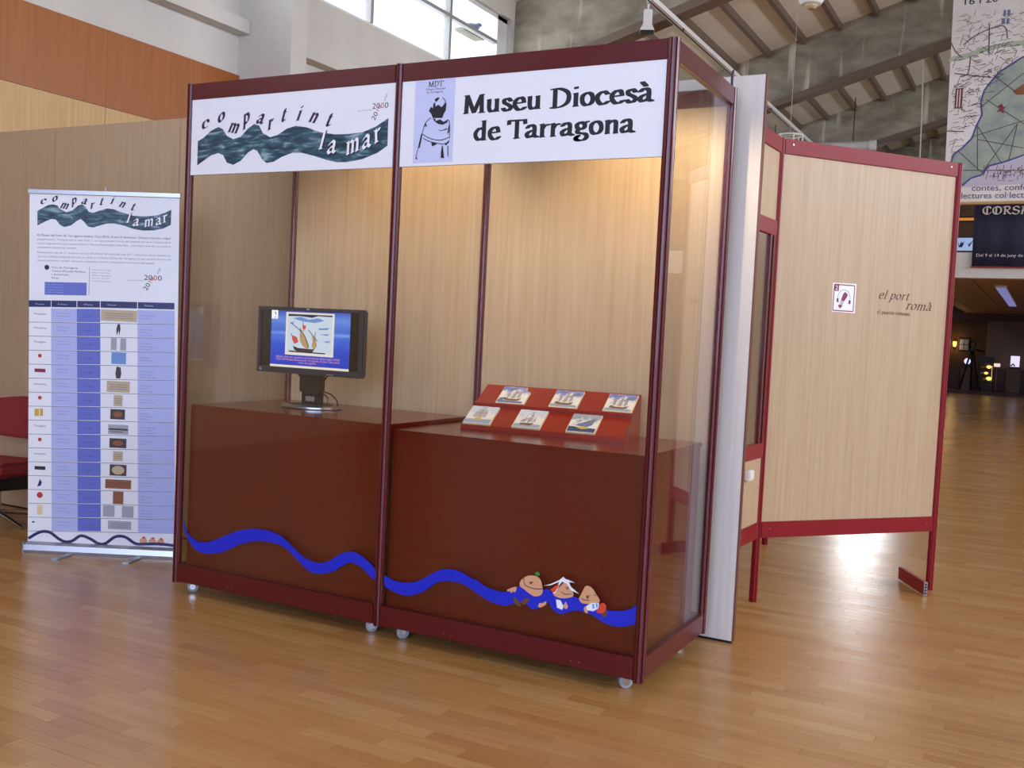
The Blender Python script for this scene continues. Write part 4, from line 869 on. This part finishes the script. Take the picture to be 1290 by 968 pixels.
prints('headset', [p for p in line_polys([eu(.5+.27*cos(a), .46+.32*sin(a)) for a in [pi*k/10 for k in range(11)]], .003)], -.005, 'print_grey', stx)
prints('headset', [[eu(.19, .46), eu(.27, .48), eu(.28, .32), eu(.19, .36)], [eu(.72, .44), eu(.81, .42), eu(.80, .3), eu(.71, .3)], [eu(.46, .64), eu(.54, .71), eu(.66, .62), eu(.64, .54), eu(.50, .36), eu(.38, .42)], [eu(.26, .22), eu(.36, .12), eu(.46, .22), eu(.36, .28)]], -.005, 'crimson_print', stx)
prints('headset', [p for p in line_polys([eu(.36, .40), eu(.5, .3)], .004)+line_polys([eu(.34, .34), eu(.46, .26)], .004)], -.005, 'ink', stx)
letters('el port', .713, 1.683, .935, .032, -.0046, 'maroon_print', pn, W=.19, ang=.6, th=.05, slant=.3)
letters('romà', .915, 1.632, 1.105, .034, -.0046, 'maroon_print', pn, W=.19, ang=.6, th=.05, slant=.3)
prints('lettering', text_polys('el puerto romano', .714, 1.597, .951, .0145, W=.2, ang=.4, th=.08), -.0046, 'edge_brown', pn)
# foot of the right-hand post: a flat red bar with an open aluminium end
Ri = Matrix.Rotation(-EA, 3, 'Z')
fa = Ri @ (Vector((3.282, 2.483, 0))-Vector((2.486, 1.731, 0))); fb = Ri @ (Vector((3.104, 2.826, 0))-Vector((2.486, 1.731, 0)))
ft = MB().obox((fa.x, fa.y, .045), (fb.x, fb.y, .045), .02, .075).build('foot_bar', 'stand_red', ep, bevel=.002)
dd = (fa-fb).normalized(); e = fa+dd*.004
MB().obox((fa.x, fa.y, .045), (e.x, e.y, .045), .02, .08).build('end_cap', 'aluminium', ft)
for k in range(4):
    q = e+dd*.001; MB().obox((e.x, e.y, .02+.017*k), (q.x, q.y, .02+.017*k), .011, .011).build('end_hole', 'dark_hole', ft)
MB().lathe([(.02, -.003), (.02, .0)], 12, (0, 0, .004)).build('levelling_foot', 'dark_metal', ep); MB().lathe([(.02, -.003), (.02, 0)], 12, (EL, 0, .004)).build('levelling_foot', 'dark_metal', ep)
# side panel that joins the board to the partition
sd = thing('connecting_panel', 'narrow red-framed panel with a glazed middle between partition and board', 'display panel', (2.486, 1.731, 0), radians(267))
SL = .78
o = link('post', pm2, sd, loc=(SL, 0, 0)); o.scale = (1, 1, 2.49)
for z0, z1 in ((2.41, 2.488), (1.97, 2.05), (.79, .87), (.35, .437)): B(.022, -.014, z0, SL-.02, .014, z1).build('rail', 'stand_red', sd, bevel=.002)
for z0, z1 in ((2.05, 2.41), (.437, .79)): B(.022, -.004, z0, SL-.02, .004, z1).build('board', 'beech', sd)
B(.022, -.003, .87, SL-.02, .003, 1.97).build('glass_pane', 'glass', sd)
for x in (.03, .09, SL-.06): B(x, -.012, .87, x+.025, .012, 1.97).build('stile', 'frame_red', sd)
B(.22, .005, .69, .3, .035, .745).build('latch', 'white_paint', sd, bevel=.006)
# a second red-framed board further back, seen through the glazing
bk2 = thing('exhibition_panel', 'red-framed beech board standing behind the glazed panel', 'display panel', (2.154, 3.336, 0), radians(180))
for x in (0, EL):
    o = link('post', pm2, bk2, loc=(x, 0, 0)); o.scale = (1, 1, 2.3)
B(.018, -.004, .437, EL-.018, .004, 2.22).build('board', 'beech', bk2)
for z0, z1 in ((2.22, 2.298), (.35, .437)): B(.018, -.015, z0, EL-.018, .015, z1).build('rail', 'stand_red', bk2)
# ================================================================== THINGS FURTHER BACK
# track rail and spotlight below the roof
rail = thing('lighting_track', 'long pale lighting track hung along the hall under the beams', 'track', (-1.304, 4.4, 6.0))
B(-.045, 0, 0, .045, 27.0, .07).build('channel', 'white_paint', rail)
B(.036, 0, -.06, .046, 27.0, -.045).build('cable', 'dark_metal', rail)
for k, y in enumerate(BEAMS[2:]): MB().tube([(0, y-4.4+.12, .07), (0, y-4.4+.12, beam_z(-1.304)-6.0-.1)], .01, 8).build('hanger', 'dark_metal', rail)
for k in range(10): B(.036, 1+2.7*k, -.05, .046, 1.03+2.7*k, .0).build('cable_clip', 'dark_metal', rail)
def spot(y, lab):
    s = thing('track_spotlight', lab, 'lamp', (-1.304, y, 5.94), radians(20), group='spotlights on the track')
    B(-.028, -.05, -.0, .028, .05, .059).build('adapter', 'white_paint', s)
    MB().tube([(0, 0, 0), (0, 0, -.08)], .012, 8).build('stem', 'white_paint', s)
    bd = B(-.06, -.05, -.30, .06, .05, -.08).build('housing', 'white_paint', s, bevel=.01)
    MB().add([(-.06, -.05, -.28), (.06, -.05, -.28), (.06, .05, -.28), (-.06, .05, -.28), (-.1, -.09, -.37), (.1, -.09, -.37), (.1, .09, -.37), (-.1, .09, -.37)], [(0, 1, 2, 3), (0, 4, 5, 1), (1, 5, 6, 2), (2, 6, 7, 3), (3, 7, 4, 0), (7, 6, 5, 4)]).build('shade', 'white_paint', s)
    B(-.09, -.08, -.385, .09, .08, -.371).build('lens', 'black', s)
spot(9.45, 'white spotlight hanging from the track above the right header sign')
pl = thing('pendant_lamp', 'white round pendant lamp at the top edge of the view', 'lamp', (.995, 8.95, 5.52))
MB().lathe([(.05, -.0), (.12, .02), (.155, .08), (.16, .2), (.13, .32), (.05, .38)], 24).build('shade', 'white_paint', pl, smooth=True)
MB().lathe([(.045, -.035), (.075, -.01), (.075, .01)], 20).build('lens_ring', 'img_sand', pl, smooth=True)
MB().tube([(0, 0, .37), (0, 0, roof_z(.995)-5.52)], .008, 8).build('cord', 'dark_metal', pl)
cord = MB().tube([(1.0, 20, roof_z(1.0)), (1.06, 20, 6.5), (1.096, 20, 5.0)], .014, 6).build('rope', 'cable_white'); tag(cord, 'thin pale rope hanging from the roof beside the map banner', 'rope')
du = thing('ventilation_duct', 'pale round duct slung under the far beam above the red frame', 'duct', (-1.4, 22.0, 6.3))
MB().tube([(-1.6, 0, 0), (1.1, 0, 0)], .11, 18).build('pipe', 'wall_white', du, smooth=True); MB().tube([(1.1, 0, 0), (1.24, 0, 0)], .125, 18).build('end_collar', 'white_paint', du, smooth=True)
for x in (-1.2, .7): MB().tube([(x, 0, .1), (x, 0, roof_z(x-1.4)-6.3)], .012, 6).build('hanger', 'dark_metal', du)
cr = thing('wire_lantern', 'small white wire lantern peeping over the red top rail', 'lantern', (-.351, 14.0, 4.85))
MB().tube([(.22*cos(2*pi*k/12), .22*sin(2*pi*k/12), .14) for k in range(12)], .016, 6, closed=True).build('ring', 'white_paint', cr)
MB().tube([(.22*cos(2*pi*k/12), .22*sin(2*pi*k/12), -.1) for k in range(12)], .016, 6, closed=True).build('ring', 'white_paint', cr)
for k in range(6): a = 2*pi*k/6; MB().tube([(.22*cos(a), .22*sin(a), -.1), (.22*cos(a), .22*sin(a), .16)], .012, 6).build('bar', 'white_paint', cr)
MB().tube([(0, 0, .14), (0, 0, roof_z(-.351)-4.85)], .003, 6).build('cord', 'cable_white', cr); MB().tube([(-.22, 0, .14), (.22, 0, .14)], .012, 6).build('bar', 'white_paint', cr)
# pigeon on the outer sill
pg = thing('pigeon', 'small grey pigeon perched outside the far high window', 'bird', (-4.26, 9.70, 5.90), radians(75))
MB().tube([(-.2, 0, .06), (-.12, 0, .075), (-.02, 0, .09), (.08, 0, .10), (.14, 0, .13), (.17, 0, .165), (.2, 0, .165), (.235, 0, .155)], [.012, .03, .055, .06, .045, .032, .026, .006], 12).build('body', 'print_grey', pg, smooth=True)
MB().add([(-.1, .05, .1), (.07, .06, .11), (.03, .1, .16), (-.14, .12, .14), (-.1, .055, .085), (.07, .065, .095), (.03, .105, .145), (-.14, .125, .125)], [(0, 1, 2, 3), (7, 6, 5, 4), (0, 4, 5, 1), (1, 5, 6, 2), (2, 6, 7, 3), (3, 7, 4, 0)]).build('wing', 'print_grey', pg)
for s in (-1, 1): MB().tube([(.03, s*.02, .05), (.03, s*.02, .0)], .005, 6).build('leg', 'print_red', pg)
B(-4.36, 9.4, 5.86, -4.19, 10.0, 5.90).build('perch', 'concrete', wall_left)
# map banner
mp_ = thing('map_banner', 'large hanging banner printed with an old sea chart', 'banner', (0, 14.0, 0))
ML = MB().add([(2.10, 0, 7.55), (4.6, 0, 7.6), (4.7, 0, 3.82), (2.17, 0, 3.80), (2.10, .004, 7.55), (4.6, .004, 7.6), (4.7, .004, 3.82), (2.17, .004, 3.80)], [(3, 2, 1, 0), (4, 5, 6, 7), (0, 1, 5, 4), (1, 2, 6, 5), (2, 3, 7, 6), (3, 0, 4, 7)])
grain('chart_paper', (226, 216, 206), (240, 234, 230), (1.5, 1.5, 1.5), .6); grain('chart_sea', (132, 148, 148), (176, 186, 166), (3, 3, 3), .6); mat('chart_edge', (84, 88, 150), .6); mat('chart_ink', (96, 84, 78), .6); mat('chart_land', (196, 190, 206), .6); mat('chart_green', (180, 190, 164), .6)
sh = ML.build('printed_sheet', 'chart_paper', mp_)
MB().tube([(2.12, .002, 3.79), (4.72, .002, 3.8)], .025, 8).build('bottom_rod', 'beech_wall', mp_); MB().tube([(2.08, .002, 7.56), (4.62, .002, 7.61)], .025, 8).build('top_rod', 'beech_wall', mp_)
for x in (2.3, 4.4): MB().tube([(x, .002, 7.56), (x, .002, roof_z(x))], .006, 6).build('hanging_cord', 'cable_white', mp_)
MAP_SEA = [(3.183, 6.048), (3.035, 5.958), (2.855, 5.835), (2.739, 5.689), (2.653, 5.557), (2.616, 5.386), (2.646, 5.177), (2.577, 5.007), (2.526, 4.818), (2.39, 4.666), (2.266, 4.566), (2.243, 4.426), (2.43, 4.069), (2.551, 4.188), (2.708, 4.236), (2.795, 4.373), (2.981, 4.418), (3.165, 4.48), (3.285, 4.527)]
MAP_LINES = [[(2.591, 5.041), (2.64, 4.308)], [(2.593, 5.006), (2.983, 4.401)], [(2.706, 4.271), (3.16, 5.011)], [(2.508, 4.836), (3.25, 5.058)], [(2.607, 4.797), (3.278, 4.63)], [(2.413, 4.315), (3.301, 4.287)], [(2.327, 4.634), (2.706, 4.271)], [(3.16, 5.011), (3.074, 4.432)], [(2.637, 5.316), (3.2, 5.792)], [(2.764, 5.791), (3.128, 5.491)], [(2.694, 5.416), (3.253, 5.006)]]
prints('chart_sea', [MAP_SEA+[(3.8, 4.6), (4.1, 5.3), (3.7, 6.1)]], -.002, 'chart_sea', sh)
prints('chart_coast', line_polys(MAP_SEA, .028), -.004, 'chart_edge', sh)
prints('chart_lower_land', [[(2.43, 4.05), (2.551, 4.17), (2.708, 4.22), (2.795, 4.355), (2.981, 4.40), (3.165, 4.46), (3.285, 4.50), (3.9, 4.56), (3.95, 4.1), (2.6, 4.05)]], -.003, 'chart_land', sh)
prints('chart_band', [[(2.10, 6.05), (2.12, 6.125), (2.388, 6.173), (2.576, 6.236), (2.857, 6.28), (3.166, 6.304), (4.2, 6.3), (4.2, 6.22), (3.172, 6.219), (2.862, 6.212), (2.612, 6.164), (2.425, 6.087), (2.233, 6.057)]], -.002, 'chart_green', sh)
prints('chart_lines', [p for l in MAP_LINES for p in line_polys(l, .012)], -.006, 'chart_ink', sh)
P = []
rnd = random.Random(3)
for k in range(460):
    x = rnd.uniform(2.16, 3.3); z = rnd.uniform(4.6, 6.75)
    lim = 2.55+max(0, (z-5.3))*.75 if z > 5.3 else 2.62-(5.3-z)*.5
    if z > 6.35: lim = 3.3
    if x > lim: continue
    a = rnd.choice((.1, .1, .15, 1.3, -.6, .5)); L = rnd.uniform(.05, .16)
    pts = [(x+t*L*cos(a)/4, z+t*L*sin(a)/4+.012*(t % 2)) for t in range(5)]
    P += line_polys(pts, .007 if z < 6.4 else .005)
for k in range(60):
    x = rnd.uniform(2.7, 3.4); z = rnd.uniform(4.12, 4.34); L = rnd.uniform(.04, .1); a = rnd.choice((1.5, 1.4, .2))
    P += line_polys([(x, z), (x+L*cos(a), z+L*sin(a))], .008)
prints('chart_writing', P, -.0045, 'chart_ink', sh)['kind'] = 'stuff'
for l_ in ([(2.12, 6.35), (2.2, 6.2), (2.3, 6.1)], [(2.2, 5.86), (2.5, 5.8), (2.74, 5.76)], [(2.15, 4.95), (2.4, 4.93)], [(2.42, 6.1), (2.40, 5.85), (2.3, 5.8)], [(2.3, 6.3), (2.5, 6.45), (2.8, 6.55), (2.9, 6.5), (2.93, 6.35)], [(2.66, 6.6), (2.68, 6.15)]): prints('chart_road', line_polys(spline(l_), .016), -.004, 'chart_ink', sh)
prints('chart_tower', [R4(2.235, 5.30, 2.345, 5.62)], -.005, 'edge_brown', sh); prints('chart_tower', [R4(2.262, 5.32, 2.275, 5.6), R4(2.3, 5.32, 2.315, 5.6)], -.007, 'chart_paper', sh)
prints('chart_window', [R4(2.83, 6.57, 2.88, 6.66), R4(2.90, 6.57, 2.94, 6.66), R4(2.85, 6.69, 2.885, 6.79), R4(2.905, 6.69, 2.945, 6.79)], -.005, 'print_grey', sh)
prints('chart_ship', [[(3.06, 5.52), (3.2, 5.62), (3.3, 5.6), (3.3, 5.46), (3.12, 5.46)]], -.006, 'img_wood', sh)
prints('chart_rose', [[(2.86, 5.3), (2.92, 5.34), (2.95, 5.28), (2.99, 5.3), (2.95, 5.24), (2.96, 5.18), (2.9, 5.22), (2.85, 5.2), (2.89, 5.26)]], -.006, 'crimson_print', sh)
mat('chart_text', (72, 68, 120), .6)
sans('lettering', '16 i 20', 2.28, 6.93, .48, .11, -.005, 'ink', sh)
sans('lettering', 'contes, conferències', 2.575, 3.985, 1.22, .10, -.006, 'chart_text', sh); sans('lettering', 'lectures col·lectives i recitals', 2.43, 3.865, 1.62, .10, -.006, 'chart_text', sh)
# dark blue banner on the mezzanine
cb = thing('event_banner', 'dark blue cloth banner with gothic lettering hung on the white mezzanine front', 'banner', (0, 17.93, 0))
mat('banner_navy', (34, 34, 62), .7); mat('banner_text', (214, 206, 200), .6)
cs = MB(); n = 24; V = []; F = []
for k in range(n+1):
    t = k/n; x0 = 2.36+t*2.3; w_ = .012*sin(t*34)+.01*sin(t*13)
    V += [(x0+.012, w_, 4.38), (x0+.04, w_*1.6, 3.10)]
for k in range(n): F.append((2*k, 2*k+1, 2*k+3, 2*k+2))
me = cs.add(V, F).mesh('cloth', smooth=True); me.materials.append(MATS['banner_navy']); cl = link('cloth', me, cb)
sm = cl.modifiers.new('thickness', 'SOLIDIFY'); sm.thickness = .004
MB().tube([(2.34, 0, 4.385), (4.68, 0, 4.4)], .02, 8).build('top_rod', 'beech_wall', cb)
MB().tube([(2.38, 0, 3.09), (4.7, 0, 3.1)], .015, 8).build('bottom_rod', 'chair_red', cb)
for x in (2.45, 4.6): MB().tube([(x, .0, 4.39), (x, .16, 4.40), (x, .2, 3.375)], .012, 6).build('bracket', 'dark_metal', cb)
letters('CORSARIS', 2.52, 4.10, 3.74, .105, -.035, 'banner_text', cb, W=.2, ang=.75, th=.08)
sans('lettering', 'Del 9 al 14 de juny de 2010', 2.47, 3.285, 1.02, .062, -.035, 'banner_text', cb)
# things on the mezzanine
tv = thing('video_screen', 'lit video screen on the mezzanine left of the blue banner', 'screen', (2.0, 21.0, 3.30))
em('em_video', (170, 190, 235), .8); em('em_orange', (230, 140, 50), .8)
B(-.18, 0, .0, .26, .12, .34).build('cabinet', 'black', tv); B(-.15, -.006, .36, .22, .08, .70).build('frame', 'black', tv)
vs = B(-.145, -.012, .385, .215, -.006, .67).build('picture', 'em_video', tv)
prints('picture_motif', [[(-.12, .60), (-.08, .50), (-.04, .6), (0, .5), (.02, .6), (-.02, .46), (-.06, .46), (-.09, .46)], [(.05, .62), (.1, .52), (.2, .62), (.12, .46)]], -.0126, 'em_navy', vs)
lt = MB().box(1.6, 23.0, 4.60, 2.3, 23.06, 4.66).build('strip_light', 'em_orange'); tag(lt, 'thin orange strip light glowing on the dark upper wall', 'lamp')
B(1.55, 23.05, 4.56, 2.35, 23.1, 4.7).build('backing', 'dark_metal', lt)
for x in (1.62, 2.28): MB().tube([(x, 23.08, 3.30), (x, 23.08, 4.6)], .02, 6).build('upright', 'dark_metal', lt)
# ceiling light of the dark room
fl = thing('ceiling_light', 'long bluish ceiling light in the dark room under the mezzanine', 'lamp', (2.86, 20, 2.80))
em('em_tube', (150, 150, 220), .55)
B(-.11, 0, .02, .11, 8.6, .07).build('housing', 'white_paint', fl); B(-.095, .02, .005, .095, 8.58, .02).build('diffuser', 'em_tube', fl)
# wall lamp and pictures on the far wall
wlmp = thing('wall_lamp', 'small warm wall lamp between the framed pictures', 'lamp', (.82, 36.6, 1.72))
em('em_warm', (255, 190, 90), 2.5)
MB().lathe([(.04, -.1), (.07, .0), (.06, .1)], 12, (0, -.1, 0)).build('shade', 'em_warm', wlmp); B(-.03, -.06, -.05, .03, 0, .05).build('bracket', 'dark_metal', wlmp)
l = bpy.data.lights.new('wall_lamp_light', 'POINT'); l.energy = 7; l.color = (1, .62, .25); l.shadow_soft_size = .06; lo = bpy.data.objects.new('wall_lamp_light', l); COL.objects.link(lo); lo.location = (0, -.25, 0); lo.parent = wlmp
for x, lab in ((.52, 'group of small framed prints left of the wall lamp'), (1.13, 'group of small framed prints right of the wall lamp')):
    t = thing('framed_print', lab, 'picture', (x, 36.6, 1.72), group='pictures on the far wall')
    B(-.18, -.03, -.23, .18, -.002, .23).build('frame', 'dark_metal', t)
    for a in range(2):
        for b in range(2): B(-.15+.16*a, -.036, -.2+.21*b, -.01+.16*a, -.03, -.02+.21*b).build('print', 'print_grey', t)
def pedestal(x, y, lab, w_, h):
    p = thing('pedestal', lab, 'pedestal', (x, y, .1), group='grey pedestals in the dark room')
    B(-w_/2, -.2, 0, w_/2, .2, h).build('body', 'far_screen', p); B(-w_/2-.01, -.21, h, w_/2+.01, .21, h+.03).build('top_plate', 'dark_metal', p)
    return p
pedestal(1.32, 35.9, 'grey pedestal under the glowing globe in the dark room', .34, .8)
gb = thing('glowing_globe', 'small glowing globe on a grey pedestal in the dark room', 'lamp', (1.32, 35.9, .93))
MB().lathe([(.05, .0), (.03, .06), (.06, .08)], 12).build('base', 'dark_metal', gb); em('em_globe', (210, 205, 255), 1.4)
MB().lathe([(.03, .08), (.085, .12), (.11, .19), (.085, .26), (.03, .3)], 14).build('globe', 'em_globe', gb, smooth=True)
pedestal(2.83, 35.9, 'grey pedestal under the lit glass box in the dark room', .46, .84)
bx = thing('lit_case', 'small bright lit case on a grey pedestal at the right edge', 'display case', (2.85, 35.9, .97))
em('em_case', (225, 215, 250), 1.1); B(-.16, -.12, 0, .16, .12, .04).build('base', 'dark_metal', bx); B(-.14, -.1, .04, .14, .1, .42).build('lit_box', 'em_case', bx); B(-.15, -.11, .42, .15, .11, .44).build('lid', 'dark_metal', bx)
cp = MB().tube([(-.13, -.13, .06), (-.05, -.13, .14), (.0, -.13, .06)], .03, 6).build('exhibit', 'monitor_grey', bx)
sg = thing('sign_stand', 'slim sign stand with a small pink-white plate in the dark room', 'sign', (2.30, 35.6, .1))
MB().lathe([(.12, 0), (.12, .02), (.02, .03)], 14).build('base', 'dark_metal', sg); MB().tube([(0, 0, .03), (0, 0, .9)], .015, 8).build('pole', 'aluminium', sg); em('em_plate', (255, 225, 215), .9); B(-.1, -.02, .88, .1, .0, 1.0).build('plate', 'em_plate', sg)
# diver's pump tripod with a lit case
tp = thing('tripod_hoist', 'dark tripod hoist with a round pulley in the dark room', 'tripod', (1.50, 35.2, .1))
for fx, fy in ((-.34, -.1), (.3, -.14), (.02, .3)): MB().tube([(fx, fy, 0), (fx*.08, fy*.08, 1.45)], [.04, .03], 8).build('leg', 'dark_metal', tp)
MB().tube([(.10*cos(2*pi*k/14), 0, 1.62+.13*sin(2*pi*k/14)) for k in range(14)], .022, 6, closed=True).build('pulley_wheel', 'dark_metal', tp)
B(-.06, -.05, 1.40, .06, .05, 1.52).build('head', 'dark_metal', tp); MB().tube([(.05, 0, 1.46), (.4, 0, 1.38)], .03, 8).build('crossbar', 'dark_metal', tp)
MB().tube([(.3, -.14, 0.0), (.3, -.14, .16)], [.12, .05], 10).build('weight', 'black', tp)
gc = thing('glass_cabinet', 'lit glass cabinet with gold objects beside the tripod', 'display case', (1.93, 36.1, .1))
em('em_gold', (255, 205, 110), 1.6)
B(-.24, -.2, 0, .24, .2, .36).build('base', 'wainscot', gc); B(-.24, -.2, 1.0, .24, .2, 1.22).build('top', 'black', gc)
for sx_ in (-1, 1):
    for sy_ in (-1, 1): B(sx_*.23-.01, sy_*.19-.01, .36, sx_*.23+.01, sy_*.19+.01, 1.0).build('corner_post', 'dark_metal', gc)
for z in (.57, .78): B(-.22, -.18, z, .22, .18, z+.015).build('shelf', 'monitor_grey', gc)
for x, z, r in ((-.1, .79, .07), (.1, .795, .09), (-.12, .585, .06), (.12, .375, .1), (.02, .585, .07), (-.05, .375, .06)): MB().lathe([(r*.4, 0), (r, r*.6), (r*.9, r), (r*.3, r*1.3)], 10, (x, -.05, z)).build('gold_vessel', 'em_gold' if x > 0 else 'paint_ochre', gc)
B(.2, -.19, .36, .21, -.17, .9).build('strip_lamp', 'em_gold', gc)
